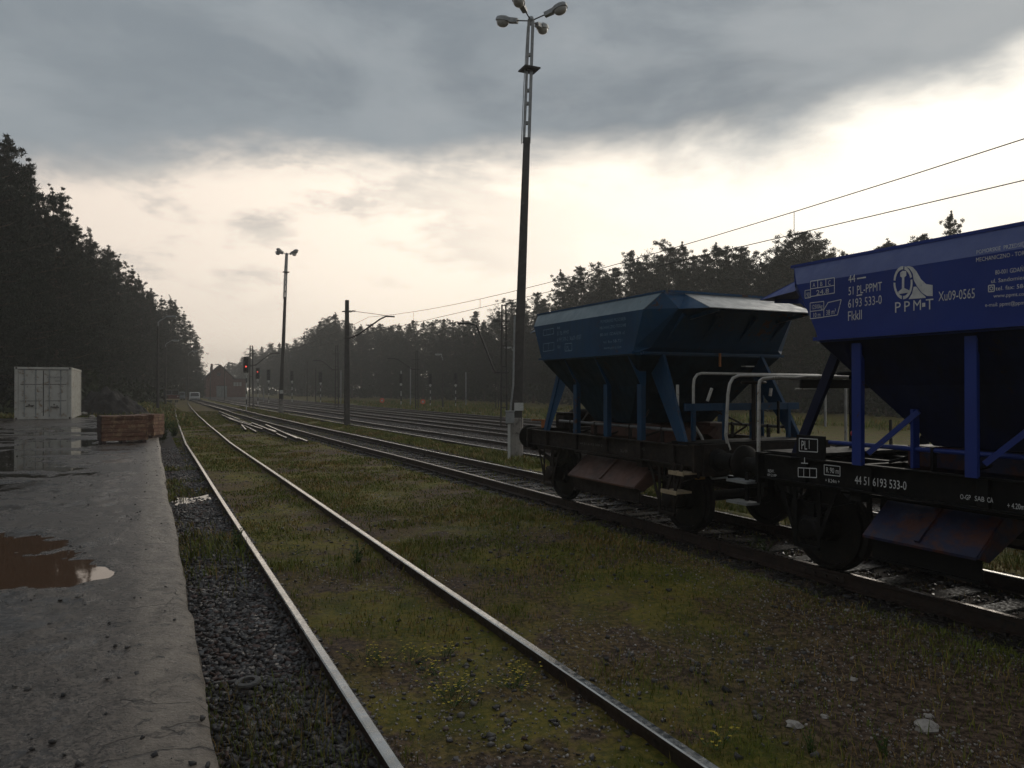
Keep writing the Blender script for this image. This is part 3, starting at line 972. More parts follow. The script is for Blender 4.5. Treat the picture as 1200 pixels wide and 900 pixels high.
        for y in (-.38, .38):
            mb = MB().tube([(sx * 2.42, y, .98), (sx * 2.60, y, .95), (sx * 2.72, y, .80), (sx * 2.72, y * .9, .62), (sx * 2.62, y * .7, .55)], .026, 8)
            mb.build('brake_hose', M['tyre'], root, smooth=True)
    # running gear
    for x in (-1.70, 1.76):
        ws = MB().tube([(x, -1.0, .46), (x, 1.0, .46)], .075, 14).build('wheelset', M['wheel'], root, smooth=True)
        for sy in (-1, 1):
            prof = [(.09, sy * .66), (.16, sy * .66), (.17, sy * .71), (.40, sy * .72), (.42, sy * .685), (.488, sy * .685), (.49, sy * .71), (.465, sy * .73), (.458, sy * .82), (.42, sy * .825), (.40, sy * .78), (.17, sy * .77), (.14, sy * .84), (.09, sy * .84)]
            MB().lathe(prof, (x, 0, .462), 'Y', 40).build('wheel', M['wheel'], ws, smooth=True)
        for sy in (-1, 1):
            mb = MB().box((x, sy * 1.0, .47), (.26, .2, .25), bev=.03).lathe([(.11, sy * 1.09), (.12, sy * 1.1), (.10, sy * 1.13), (.03, sy * 1.14)], (x, 0, .47), 'Y', 16)
            mb.build('axle_box', frame, root, smooth=True)
            mb = MB()
            for k in range(7):
                ln = 1.05 - k * .12; zc = .64 + (6 - k) * .0145
                pts = [(x + ln / 2 * q, zc + .085 * q * q) for q in np.linspace(-1, 1, 9)]
                poly = pts + [(p[0], p[1] + .012) for p in reversed(pts)]
                mb.prism(poly, 'Y', sy * 1.0 - .045, sy * 1.0 + .045)
            mb.box((x, sy * 1.0, .665), (.11, .12, .16))
            for q in (-1, 1):
                mb.tube([(x + q * .53, sy * 1.0, .80), (x + q * .60, sy * 1.02, .95)], .02, 6)
                mb.box((x + q * .64, sy * 1.06, .91), (.14, .12, .12))
            mb.build('leaf_spring', frame, root)
            mb = MB()
            for q in (-1, 1):
                mb.box((x + q * .165, sy * 1.11, .62), (.05, .014, .68)); mb.bar((x + q * .18, sy * 1.11, .42), (x + q * .40, sy * 1.11, .95), .045, .014, (0, 1, 0))
            mb.box((x, sy * 1.11, .93), (.9, .014, .06))
            mb.bar((x - .17, sy * 1.11, .27), (x + .17, sy * 1.11, .27), .03, .04)
            mb.build('axle_guard', frame, root)
            # brake block and hanger
            for q in (-1, 1):
                mb = MB()
                poly = [(x + q * (.475 + .06 * w_) * math.cos(a), .47 + (.475 + .06 * w_) * math.sin(a)) for w_, aa in ((0, np.linspace(-.55, .45, 6)), (1, np.linspace(.45, -.55, 6))) for a in aa]
                mb.prism(poly, 'Y', sy * .71, sy * .80)
                mb.bar((x + q * .53, sy * .76, .47), (x + q * .50, sy * .76, .98), .03, .05)
                mb.build('brake_block', M['wheel'], root)
    # discharge chutes
    s0, s1 = (-1.12, .80) if not blue else (-.22, .92)
    for sy in (-1, 1):
        mb = MB()
        poly = [(sy * .28, 1.42), (sy * .80, .96), (sy * 1.26, .56), (sy * 1.26, .535), (sy * .75, .90), (sy * .1, 1.3)]
        mb.prism(poly, 'X', s0, s1)
        for xq in (s0, s1 - .03):
            mb.prism([(sy * .3, 1.40), (sy * .8, .95), (sy * 1.25, .55), (sy * 1.1, .5), (sy * .5, .8), (sy * .1, 1.1)], 'X', xq - .012, xq + .02)
        for xq in (s0 + (s1 - s0) * .5,):
            mb.bar((xq, sy * .84, .94), (xq, sy * 1.24, .592), .05, .025)
        ch = mb.build('discharge_chute', chute, root)
        mb = MB().box(((s0 + s1) / 2, sy * 1.14, .43), (s1 - s0 - .05, .02, .22)).box(((s0 + s1) / 2, sy * 1.16, .33), (s1 - s0 - .05, .05, .018))
        mb.build('chute_apron', frame, ch)
        MB().prism([(sy * .5, 1.44), (sy * .86, 1.44), (sy * .86, 1.25), (sy * .5, 1.02), (sy * .2, 1.2)], 'X', -.72, .72).build('hopper_gate', chute, root)
    # control shafts and rods above the frame
    for sy in (-1, 1):
        MB().tube([(-1.75, sy * 1.0, 1.42), (1.55, sy * 1.0, 1.42)], .024, 10).build('control_shaft', M['mast_galv'] if not blue else paint, root, smooth=True)
        for x in (-1.45, -.65, .35, 1.15):
            MB().bar((x, sy * 1.0, 1.22), (x, sy * 1.0, 1.45), .05, .03).build('shaft_bracket', frame, root)
        mb = MB()
        for x in (-.9, -.05, .8):
            mb.tube([(x, sy * 1.0, 1.42), (x + .3, sy * .62, 1.66)], .016, 8)
            mb.tube([(x + .1, sy * .9, 1.26), (x - .35, sy * .75, 1.42)], .016, 8)
        mb.build('linkage_rod', frame, root)
    if blue:
        p = onL(1001, 508, 6.45)
        MB().lathe([(.01, -.03), (.028, -.026), (.034, 0), (.028, .026), (.01, .03)], (p[0] - C, 7.6 - 6.45, p[1]), 'X', 12).build('red_knob', M['red_paint'], root, smooth=True)
    # air tank and brake cylinder under and on the frame
    MB().lathe([(.02, -.42), (.14, -.40), (.17, -.35), (.17, .35), (.14, .40), (.02, .42)], (-pe * 2.0, .1, 1.45), 'Y', 18).build('air_tank', frame, root, smooth=True)
    MB().box((-pe * 1.95, .62, 1.40), (.32, .30, .26), bev=.02).box((-pe * 1.95, .62, 1.545), (.35, .33, .025)).build('valve_box', frame, root)
    MB().lathe([(.02, -.3), (.12, -.28), (.13, .1), (.10, .14), (.04, .16), (.03, .34)], (pe * .95, .3, .72), 'X', 16).build('brake_cylinder', frame, root, smooth=True)
    mb = MB()
    for y in (-.45, .45):
        mb.tube([(-1.6, y, .55), (1.6, y, .55)], .02, 8)
    mb.tube([(-2.3, .95, .90), (2.3, .95, .90)], .017, 8)
    mb.build('brake_rod', frame, root)
    # hand wheel shaft on the platform end and steps
    if not blue:
        for (pts, nm, mt) in (
            ([(8.62, 6.76, 1.24), (8.60, 6.70, 1.36), (8.58, 6.66, 1.50), (8.58, 6.66, 2.05)], 'grab_handle', 'white_tube'),
        ):
            MB().tube([W(*p) for p in pts], .021, 10).build(nm, M[mt], root, smooth=True)
        t = 8.45
        P_ = lambda u, v, t: (lambda r: W(t, r[0], r[1]))(onT(u, v, t))
        pts = [P_(825, 521, t), P_(822, 512, t), P_(814, 499, t), P_(812.5, 490, t), P_(812.5, 452, t), P_(813.5, 444, t), P_(817, 439, t), P_(822, 437.5, t), P_(880, 438.5, t), P_(960, 440, t), P_(965, 441.5, t), P_(967, 446, t), P_(967, 500, t)]
        MB().tube(pts, .020, 10).build('handrail', M['white_tube'], root, smooth=True)
        t = 7.85
        pts = [P_(855, 527, t), P_(852, 518, t), P_(850.5, 510, t), P_(853, 462, t), P_(855, 450, t), P_(859, 443, t), P_(866, 440, t), P_(900, 440, t), P_(985, 441, t), P_(990, 444, t), P_(991, 452, t), P_(991, 520, t)]
        MB().tube(pts, .021, 10).build('handrail', M['white_tube'], root, smooth=True)
        t = 8.05
        pts = [P_(912, 508, t), P_(912, 470, t), P_(903.5, 452, t), P_(903.5, 444, t)]
        MB().tube(pts[:2], .02, 8).build('grab_handle', M['frame_black'], root)
        for (a, b) in (((829, 470), (834, 455)), ((902.5, 464), (903.5, 455))):
            MB().tube([P_(*a, 8.3), P_(*b, 8.3)], .022, 8).build('grab_handle', M['white_tube'], root)
        # brake platform screen and hand brake column
        mb = MB().bar((-1.95, -1.1, 1.74), (-1.95, 1.0, 1.74), .03, .10, (0, 0, 1))
        for y in (-.9, -.2, .3, .85):
            mb.bar((-1.95, y, 1.26), (-1.95, y, 1.79), .05, .05)
        mb.build('platform_screen', M['teal'], root)
        mb = MB().tube([(-2.2, .0, 1.26), (-2.2, .0, 2.1)], .03, 10).lathe([(.16, 2.06), (.18, 2.08), (.16, 2.1)], (-2.2, .0, 0), 'Z', 20)
        mb.build('hand_brake', frame, root, smooth=True)
        MB().box((c - 1.58, -.05, 2.42), (.02, .03, .20)).build('orange_lever', M['orange'], root)
        MB().box((c - 1.62, -.55, 2.33), (.1, .17, .015)).build('pale_bracket', M['white_plate'], root)
        # steps
        for (a, b, v) in ((785, 802, 553), (776, 794, 574.5)):
            t0, z0 = onL(a, v, 6.28); t1, _ = onL(b, v + 2, 6.28)
            mb = MB().box(((t0 + t1) / 2 - C, 7.6 - 6.38, z0), (abs(t0 - t1), .26, .028)).box(((t0 + t1) / 2 - C, 7.6 - 6.26, z0), (abs(t0 - t1), .016, .055))
            mb.build('step_board', M['step_wood'], root)
        mb = MB()
        t0, z0 = onL(785, 553, 6.28); t1, z1 = onL(776, 574, 6.28)
        for dx in (-.05, -.22):
            mb.bar((t0 + dx - C, 1.28, 1.0), (t1 + dx - C, 1.28, z1), .02, .05)
        mb.build('step_hanger', frame, root)
        for (u, v0, v1, L_) in ((820, 546, 561, 6.7), (850, 534, 540, 7.0)):
            t0, z0 = onL(u, v0, L_); _, z1 = onL(u, v1, L_)
            MB().box((t0 - C, 7.6 - L_, (z0 + z1) / 2), (.035, .035, z0 - z1)).box((t0 - C, 7.6 - L_, z1 + .01), (.07, .12, .03)).build('coupling_cock', M['yellow'], root)
        t0, z0 = onL(613, 520, 6.7)
        MB().box((2.62, .70, 1.0), (.03, .03, .26)).box((2.62, .72, .86), (.05, .16, .03)).build('coupling_cock', M['yellow'], root)
        MB().box((2.38, .88, 1.33), (.07, .07, .17), .5).bar((2.34, .9, 1.40), (2.34, 1.16, 1.41), .025, .025).build('release_handle', M['orange'], root)
        MB().tube([(2.30, .80, 1.26), (2.30, .80, 1.55)], .035, 8).build('vent_pipe', M['frame_black'], root)
        q = [onL(a, b, 6.75) for a, b in ((828, 553), (834.5, 561), (852, 559.5), (877, 565))]
        MB().tube([(t_ - C, 7.6 - 6.75, z_) for t_, z_ in q[:3]], .012, 8).build('air_pipe', M['galv'], root)
    else:
        t = 6.85
        P_ = lambda u, v, t: (lambda r: W(t, r[0], r[1]))(onT(u, v, t))
        pts = [P_(888.5, 554, t), P_(889.5, 452, t), P_(890.5, 446.5, t), P_(894, 444, t), P_(900, 443.3, t), P_(915, 442.5, t), P_(930, 443.3, t), P_(945, 441.8, t), P_(985, 441.8, t), P_(1030, 444, t), P_(1095, 446, t), P_(1098, 449, t), P_(1099, 480, t)]
        MB().tube(pts, .021, 10).build('handrail', M['white_tube'], root, smooth=True)
        MB().tube([P_(932, 456, 7.0), P_(970, 455, 7.0)], .012, 8).build('grab_handle', M['white_tube'], root)
        for v in (563, 587.5):
            mb = MB()
            t0, z0 = onL(853, v - 2, 6.35); t1, _ = onL(877, v + 2, 6.35)
            mb.box(((t0 + t1) / 2 - C, 7.6 - 6.42, z0 - .01), (abs(t0 - t1), .2, .03))
            mb.build('step_board', M['galv'], root)
        MB().bar((2.42, 1.17, .66), (2.42, 1.17, 1.0), .02, .05).bar((2.62, 1.17, .66), (2.62, 1.17, 1.0), .02, .05).build('step_hanger', frame, root)
        # tall plates of the brake platform with inscriptions
        t0, z0 = onL(934, 510, 6.42); t1, _ = onL(962, 530, 6.42)
        MB().box(((t0 + t1) / 2 - C, 7.6 - 6.45, 1.36), (abs(t0 - t1) + .06, .02, .26)).build('inscription_plate', frame, root)
        mb = MB().bar((1.95, -1.05, 2.05), (1.95, 1.0, 2.05), .03, .10)
        mb.build('platform_screen', M['frame_black'], root)
        MB().tube([(2.2, -.1, 1.26), (2.2, -.1, 2.2)], .03, 10).lathe([(.16, 2.16), (.18, 2.18), (.16, 2.2)], (2.2, -.1, 0), 'Z', 20).build('hand_brake', frame, root, smooth=True)
    # stencilled writing on the near side
    for (mat, items, nm) in letters:
        mb = MB()
        for it in items:
            kind = it[0]
            if kind == 't':          # text: words, left px, right px (baseline), cap top v at left, plane L
                _, body, u0, v0, u1, v1, vt, L_ = it
                ta, za = onL(u0, v0, L_); tb, zb = onL(u1, v1, L_); _, zc = onL(u0, vt, L_)
                h = zc - za
                vs, fs = text_geo(body, h)
                w = max(v[0] for v in vs) or 1
                k = abs(ta - tb) / w
                out = []
                for (x, y) in vs:
                    out.append((ta - C - x * k, 7.6 - L_ + .005, za + y + (zb - za) * (x / w)))
                mb.add(out, fs)
            elif kind == 'l':        # painted line between two pixels
                _, pxs, wd, L_ = it
                for (a, b) in zip(pxs[:-1], pxs[1:]):
                    ta, za = onL(a[0], a[1], L_); tb, zb = onL(b[0], b[1], L_)
                    d = Vector((tb - ta, 0, zb - za)).normalized(); nrm = Vector((-d.z, 0, d.x)) * wd / 2
                    A = Vector((ta - C, 7.6 - L_ + .005, za)); B = Vector((tb - C, 7.6 - L_ + .005, zb))
                    mb.add([A - nrm, B - nrm, B + nrm, A + nrm], [(0, 1, 2, 3)])
            elif kind == 'p':        # painted polygon
                _, pxs, L_ = it
                q = [onL(a, b, L_) for a, b in pxs]
                mb.add([(t_ - C, 7.6 - L_ + .005, z_) for t_, z_ in q], [tuple(range(len(q)))])
            elif kind == 'r':        # painted ring: (u, v, ru, rv, width ratio, a0, a1)
                _, u, v, ru, rv, wr, a0, a1, L_ = it
                n_ = 14; vs = []
                for k in range(n_ + 1):
                    a = math.radians(a0 + (a1 - a0) * k / n_)
                    for f_ in (1, wr):
                        t_, z_ = onL(u + ru * f_ * math.cos(a), v - rv * f_ * math.sin(a), L_)
                        vs.append((t_ - C, 7.6 - L_ + .005, z_))
                mb.add(vs, [(2 * k, 2 * k + 1, 2 * k + 3, 2 * k + 2) for k in range(n_)])
        mb.build(nm, mat, root)
    return root


def boxpx(u0, v0, u1, v1, sl=0.0, w=.008, L_=6.2):
    return ('l', [(u0, v0), (u1, v0 + sl * (u1 - u0)), (u1, v1 + sl * (u1 - u0)), (u0, v1), (u0, v0)], w, L_)


SLT = -.19
LS = 6.2
blue_letters = [
    ('t', '44', 994.7, 331.5, 1003, 330, 322.5, LS), ('l', [(1005, 326.5), (1015.5, 324.8)], .014, LS),
    ('t', '51 PL-PPMT', 994.7, 346, 1034.3, 340, 336, LS), ('l', [(1004.5, 346.3), (1011, 345.3)], .012, LS),
    ('t', '6193 533-0', 994.2, 361, 1034, 356, 350.5, LS), ('t', 'Fkkll', 993.8, 376, 1010.5, 374, 364.5, LS),
    boxpx(950.5, 329.5, 978.5, 347.5, -.15), ('l', [(950.5, 338.5), (978.5, 334.3)], .008, LS), boxpx(944, 340.5, 950.5, 349.5, -.15),
    ('t', 'A', 953, 336.5, 956, 336, 331.5, LS), ('t', 'B', 961.5, 335.3, 964.5, 335, 330, LS), ('t', 'C', 971, 334, 974, 333.5, 328.5, LS),
    ('l', [(959, 328.2), (959, 337)], .008, LS), ('l', [(968.5, 327), (968.5, 335.6)], .008, LS), ('t', '90', 945.5, 348.5, 949.5, 348, 342.5, LS),
    ('t', '24,8', 957, 345.8, 972, 343.3, 340, LS),
    boxpx(950, 355, 966, 373.5, -.12), ('l', [(950, 365), (966, 363)], .008, LS), ('t', '12500kg', 951.5, 362.5, 964.5, 361, 357.3, LS), ('t', '10 m', 953, 372, 962, 371, 366.5, LS),
    ('l', [(966, 363), (971, 354.5), (986.5, 351), (982, 369), (966, 371.4)], .008, LS), ('t', '38 m³', 968.5, 369.5, 980, 367.5, 363.3, LS),
    ('t', 'Xu09-0565', 1100.5, 352.8, 1143.2, 349.2, 341.3, LS),
    ('t', 'POMORSKIE  PRZEDSIĘBIORSTWO', 1145, 297.8, 1232, 283.0, 293, LS), ('t', 'MECHANICZNO - TOROWE', 1144.5, 307, 1216, 296.5, 302, LS),
    ('t', '80-001 GDAŃSK', 1167, 321.8, 1207, 317.0, 316.5, LS), ('t', 'ul. Sandomierska', 1162, 331.8, 1212, 326.0, 327, LS),
    ('t', 'tel. fax: 58-721', 1167.5, 340.5, 1213, 336.3, 335.5, LS), boxpx(1159.3, 334.5, 1166, 342, -.1), ('r', 1162.6, 338, 2.2, 2.4, .6, 0, 360, LS),
    ('t', 'www.ppmt.com.pl', 1165, 348.8, 1212, 345.5, 344.5, LS), ('t', 'e-mail: ppmt@ppmt.com.pl', 1155, 359.6, 1222, 355.5, 355, LS),
    # emblem
    ('r', 1059.0, 331.2, 11.2, 19.5, .80, 20, 80, LS), ('r', 1059.0, 331.2, 11.2, 19.5, .80, 88, 172, LS), ('r', 1059.0, 331.2, 11.2, 19.5, .80, 180, 262, LS), ('r', 1059.0, 331.2, 11.2, 19.5, .80, 270, 372, LS),
    ('p', [(1055.6, 319.5), (1058.5, 317.2), (1062.8, 317.5), (1063, 323), (1060.6, 325), (1060.4, 337.5), (1066, 340), (1066, 342.8), (1053.5, 344.6), (1053.5, 341.8), (1057.6, 338.3), (1057.8, 325.3), (1055.8, 323.8)], LS),
    ('p', [(1062, 312.5), (1066, 311.7), (1070.5, 313), (1075, 318), (1080, 327), (1086, 332.8), (1093.8, 334), (1093.8, 347), (1087, 346.7), (1081, 343), (1075.5, 335.5), (1071.5, 328), (1070.5, 320.5), (1066.5, 314.5)], LS),
    ('p', [(1071.5, 336), (1074.5, 335.8), (1079.5, 342.5), (1085.5, 347.8), (1085.5, 349), (1065.5, 350.6), (1069.5, 344)], LS),
    ('t', 'P', 1048.5, 366.6, 1056.3, 365.8, 353.8, LS), ('t', 'P', 1059.3, 365.3, 1067, 364.5, 352.7, LS), ('t', 'M', 1070, 364.2, 1080, 363.2, 351.5, LS), ('l', [(1081.3, 357.4), (1085, 357)], .035, LS), ('t', 'T', 1085.5, 363.0, 1094.5, 362.2, 350, LS),
]
LB = 6.405
blue_frame_letters = [
    ('t', '44 51 6193 533-0', 1001.8, 566.8, 1062.3, 574.3, 556.8, LB),
    boxpx(966, 544.5, 984.5, 556, .11, .008, LB), ('t', 'R 90 m', 968, 553.5, 983, 555.3, 547, LB), ('t', '+ 8.24m +', 967, 564.5, 984, 566.5, 560.2, LB),
    ('t', 'O-GP', 1125, 584.5, 1137.5, 586, 578.5, LB), ('t', 'SAB', 1142, 586.6, 1153.5, 588, 580.6, LB), ('t', 'CA', 1156.5, 588.4, 1163.8, 589.2, 582.2, LB), ('t', '+ 4.20m +', 1180, 595.2, 1206, 598, 588.5, LB),
    boxpx(935.5, 548, 957, 558.5, .05, .009, LB), ('l', [(942, 548.5), (942, 558.8)], .007, LB), ('l', [(949, 549), (949, 559.2)], .007, LB), ('l', [(939, 542.5), (947, 543)], .010, LB), ('l', [(943, 536), (943, 542.5)], .010, LB),
    ('t', 'REW.', 900, 553.3, 907.5, 554, 549.6, LB), ('t', '09.2.09', 899.5, 557.6, 910, 558.6, 554.6, LB),
]
LP = 6.435
plate_letters = [boxpx(936.8, 513.5, 958.3, 528.5, .06, .009, LP), ('t', 'PL', 939, 526.3, 946, 526.8, 515.8, LP), ('l', [(948.5, 516), (948.5, 526)], .008, LP)]
wagon(4.35, M['blue'], M['frame_black'], M['chute_blue'], 'dark blue hopper wagon cut by the right edge, white railway emblem on its side', 1, [.92, -.23, -1.35],
      [(M['letter_white'], blue_letters[:6], 'number_lettering'), (M['letter_white'], blue_letters[6:20], 'load_table'), (M['letter_white'], [blue_letters[20]], 'code_lettering'), (M['letter_white'], blue_letters[21:29], 'address_lettering'), (M['letter_white'], blue_letters[29:], 'emblem'), (M['letter_white'], [blue_frame_letters[0]], 'frame_number'), (M['letter_white'], blue_frame_letters[1:8], 'frame_lettering'), (M['letter_white'], blue_frame_letters[8:13], 'panel_grid'), (M['letter_white'], blue_frame_letters[13:], 'overhaul_lettering'), (M['letter_white'], plate_letters, 'plate_lettering')], True)
teal_letters = [
    boxpx(637, 387, 649, 393.5, -.19, .012), ('l', [(641, 386), (641, 393)], .008, LS), ('l', [(645, 385.5), (645, 392)], .008, LS),
    boxpx(637, 403, 649.5, 412, -.14, .012), ('l', [(643, 402.5), (643, 411.5)], .008, LS),
    ('t', '44', 653, 386.3, 656.5, 385.8, 382.5, LS), ('t', '51 PL-PPMT', 653, 393.2, 667, 391.2, 388.5, LS), ('t', '6193 509-2  Xu09-0557', 653, 400.8, 681.5, 397.2, 395.8, LS),
    ('t', 'Fkkll', 653.5, 408.5, 657, 408.2, 404.5, LS), boxpx(662.5, 403, 670.5, 411.5, -.1, .014), ('t', 'PL', 664, 410, 667.5, 409.7, 405, LS),
    ('t', 'POMORSKIE PRZEDSIĘB.', 704, 379.0, 734, 374.8, 375.4, LS), ('t', 'MECHANICZNO-TOROWE', 703, 386.3, 734, 382.4, 382.8, LS), ('t', '80-001 GDAŃSK ul.', 703.5, 394.2, 733, 391.2, 390.6, LS),
    ('t', 'tel. fax 58-721', 707, 402.6, 729.5, 400.6, 399, LS), ('t', 'www.ppmt.com', 708, 409.3, 728.5, 407.8, 406, LS),
]
teal_frame = [('t', '44 51 6193 509-2', 680, 520.6, 706, 523.6, 517.8, 6.405), ('t', 'Xu 09', 727, 529.8, 735.5, 530.8, 526, 6.405), ('t', '+ 4.20', 752, 527.6, 755.5, 528, 523.5, 6.405)]
wagon(10.30, M['teal'], M['frame_brown'], M['chute_rust'], 'dirty teal hopper wagon with rusty chute, behind the blue one', -1, [.72, -.22, -1.13],
      [(M['letter_faded'], teal_letters[:5], 'load_table'), (M['letter_faded'], teal_letters[5:11], 'number_lettering'), (M['letter_faded'], teal_letters[11:], 'address_lettering'), (M['letter_dim'], teal_frame, 'frame_lettering')], False)


# ---------------------------------------------------------------- lamp masts with four heads
def lamp_mast(loc, label):
    r = thing('lamp_mast', loc, label, 'lamp mast', 0, 'tall yard lamp masts')
    lean = lambda z: (.036 * z, 0, z)
    mb = MB()
    rings = []
    for z, w in ((-.4, .17), (.9, .165), (9.9, .105)):
        cx = lean(z)[0]
        rings.append([(cx - w, -w * .8, z), (cx + w, -w * .8, z), (cx + w, w * .8, z), (cx - w, w * .8, z)])
    mb.loft(rings, cap0=True, cap1=True)
    pole = mb.build('pole', M['concrete_dark'], r, bevel=.02)
    mb = MB()
    rings = []
    for z, w in ((-.5, .25), (.3, .225), (1.25, .20), (1.3, .185)):
        cx = lean(z)[0]
        rings.append([(cx + w * math.cos(a), w * math.sin(a), z) for a in np.linspace(0, 2 * math.pi, 13)[:-1]])
    mb.loft(rings, cap0=True, cap1=True)
    mb.build('footing', M['concrete'], r)
    up = MB()
    for sx in (-.075, .062):
        p0 = Vector(lean(9.75)) + Vector((sx * 1.15, 0, 0)); p1 = Vector(lean(13.5)) + Vector((sx * .9, 0, 0))
        up.bar(p0, p1, .095 if sx > 0 else .085, .15, (0, 1, 0))
    for z in (9.8, 10.35, 10.95, 11.35, 12.45, 13.42):
        p = lean(z); up.box((p[0], 0, z), (.16, .10, .09))
    up.tube([Vector(lean(9.7)) + Vector((-.16, -.06, 0)), Vector(lean(11.5)) + Vector((-.15, -.06, 0)), Vector(lean(13.3)) + Vector((-.11, -.05, 0))], .014, 6)
    up.lathe([(.10, 13.48), (.11, 13.52), (.07, 13.62), (.02, 13.64)], (lean(13.5)[0], 0, 0), 'Z', 14)
    up.build('slotted_top', M['galv'], r)
    p = lean(12.0)
    mb = MB().box((p[0], 0, 12.0), (.52, .52, .04), .42).box((p[0], 0, 11.95), (.26, .26, .06), .42)
    mb.build('climbing_stop', M['mast_steel'], r)
    for k in range(4):
        a = -.42 + k * math.pi / 2
        d = Vector((math.cos(a), math.sin(a), .22)).normalized()
        b0 = Vector(lean(13.50)); s_ = Vector((-d.y, d.x, 0)).normalized(); u_ = d.cross(s_) * -1
        if u_.z < 0:
            u_ = -u_
        hd = MB().tube([b0, b0 + d * .52], .020, 8).build('lamp_arm', M['mast_steel'], r)

        def Q(a_, b_, c_):
            return tuple(b0 + d * a_ + s_ * b_ + u_ * c_)
        mb = MB()
        mb.hexa([Q(.46, -.075, -.07), Q(.74, -.085, -.07), Q(.74, .085, -.07), Q(.46, .075, -.07)], [Q(.46, -.06, .06), Q(.74, -.07, .075), Q(.74, .07, .075), Q(.46, .06, .06)])
        rings = []
        for (e, w, lo, hi) in ((.74, .10, -.04, .085), (.86, .165, -.045, .12), (1.0, .185, -.045, .125), (1.12, .165, -.04, .11), (1.19, .09, -.03, .07)):
            rings.append([Q(e, -w, lo), Q(e, w, lo), Q(e, w * .9, hi * .6), Q(e, w * .5, hi), Q(e, -w * .5, hi), Q(e, -w * .9, hi * .6)])
        mb.loft(rings, cap0=True, cap1=True)
        h = mb.build('lamp_head', M['galv'], r, smooth=True)
        mb = MB(); rings = []
        for (f_, dz) in ((1, -.05), (.96, -.10), (.78, -.16), (.45, -.195), (.08, -.205)):
            rings.append([Q(.97 + .205 * f_ * math.cos(q), .165 * f_ * math.sin(q), dz) for q in np.linspace(0, 2 * math.pi, 17)[:-1]])
        mb.loft(rings, cap0=True, cap1=True)
        mb.build('lamp_bowl', M['lamp_glass'], h, smooth=True)
    return r


y = 23.3
mast = lamp_mast((at(603.8, y), y, -.2), 'tall concrete lamp mast with four lamps, nearest to the teal wagon')
# things fixed to the near mast only: notice, cable pipe
mb = MB().box((.11, -.185, 1.64), (.28, .012, .24))
for k in range(2):
    mb.box((.11, -.193, 1.69 - k * .08), (.2, .004, .012))
mb.build('notice_plate', M['white_plate'], mast)
MB().tube([(-.02, -.22, 4.4), (-.06, -.22, 2.3), (-.13, -.22, 1.7), (-.17, -.22, 1.35)], .03, 8).build('cable_pipe', M['galv'], mast, smooth=True)
bx = thing('cable_box', (at(596.5, 22.7), 22.7, -.2), 'small white cable box on a post at the foot of the lamp mast', 'cable box')
MB().box((0, 0, .62), (.08, .06, 1.5)).build('post', M['white_plate'], bx)
MB().box((.03, -.02, 1.32), (.26, .16, .36), bev=.02).box((.03, -.02, 1.515), (.30, .2, .03)).build('cabinet', M['galv'], bx)

y = 64.0
m2 = copy_tree(mast)
for ch in list(m2.children):
    if ch.name.startswith(('notice_plate', 'cable_pipe')):
        bpy.data.objects.remove(ch)
m2.location = (at(329, y), y, -.2)
m2['label'] = 'far tall lamp mast standing alone against the bright sky, left of the catenary mast'
m2.rotation_euler = (0, 0, 0)
MB().box((0.12, -.2, 1.9), (.3, .012, .3)).build('notice_plate', M['white_plate'], m2)

# ---------------------------------------------------------------- catenary masts, arms, wires
y = 42.6
cm = thing('catenary_mast', (at(406.5, y), y, -.25), 'square concrete catenary mast with bracket arm between the lamp masts', 'catenary mast', YAW)
rings = []
for z, w in ((-.3, .15), (7.2, .095)):
    cx = 0
    rings.append([(-w, -w, z), (w, -w, z), (w, w, z), (-w, w, z)])
MB().loft(rings, cap0=True, cap1=True).build('pole', M['concrete_dark'], cm, bevel=.015)
mb = MB().box((0, .0, 6.55), (.26, .5, .05)).box((0, 0, 5.05), (.24, .3, .05))
mb.build('clamp', M['mast_steel'], cm)
# local -Y points to the right (across the tracks)
MB().tube([(0, -.12, 5.05), (0, -.6, 5.25), (0, -1.9, 6.2), (0, -2.25, 6.38), (0, -2.75, 6.38)], .045, 8).build('bracket_arm', M['mast_steel'], cm)
MB().tube([(0, -.1, 6.62), (0, -2.3, 6.42)], .015, 6).build('tie_rod', M['mast_steel'], cm)
ins = MB()
for k in range(4):
    ins.lathe([(.03, -.02), (.075, 0), (.03, .02)], (0, -.32 - k * .05, 5.13 + k * .03), 'Y', 10); ins.lathe([(.025, -.02), (.06, 0), (.025, .02)], (0, -.30 - k * .05, 6.60), 'Y', 10)
ins.build('insulator', M['insulator'], cm)


def lattice(u, v0, v1, y, label, gap=.34, arm=None, rz=0):
    zb, zt = zz(v0, y), zz(v1, y)
    r = thing('lattice_mast', (at(u, y), y, zb), label, 'catenary mast', rz, 'steel lattice catenary masts')
    H = zt - zb
    mb = MB()
    for s_ in (-1, 1):
        mb.bar((s_ * gap / 2, 0, -.3), (s_ * gap / 2 * .62, 0, H), .09, .11, (0, 1, 0))
    n = max(3, int(H / 1.1))
    for k in range(n + 1):
        z = k * H / n; g_ = gap * (1 - .38 * z / H)
        mb.box((0, 0, min(z, H - .05)), (g_, .07, .05))
    mb.build('twin_column', M['mast_steel'], r)
    if arm:
        s_, zl, zh, ln = arm
        MB().tube([(s_ * .15, 0, zl), (s_ * .5, 0, zl + .05), (s_ * (ln - .7), 0, zh - .1), (s_ * (ln - .3), 0, zh), (s_ * (ln + .35), 0, zh)], .05, 8).build('bracket_arm', M['mast_steel'], r)
        MB().box((s_ * .12, 0, zl), (.8, .14, .08)).box((s_ * .08, 0, H - .9), (.75, .12, .07)).build('crossarm', M['mast_steel'], r)
        ins = MB()
        for k in range(4):
            ins.lathe([(.035, -.02), (.085, 0), (.035, .02)], (s_ * (.42 + k * .055), 0, zl + .06), 'X', 10)
        ins.build('insulator', M['insulator'], r)
    return r


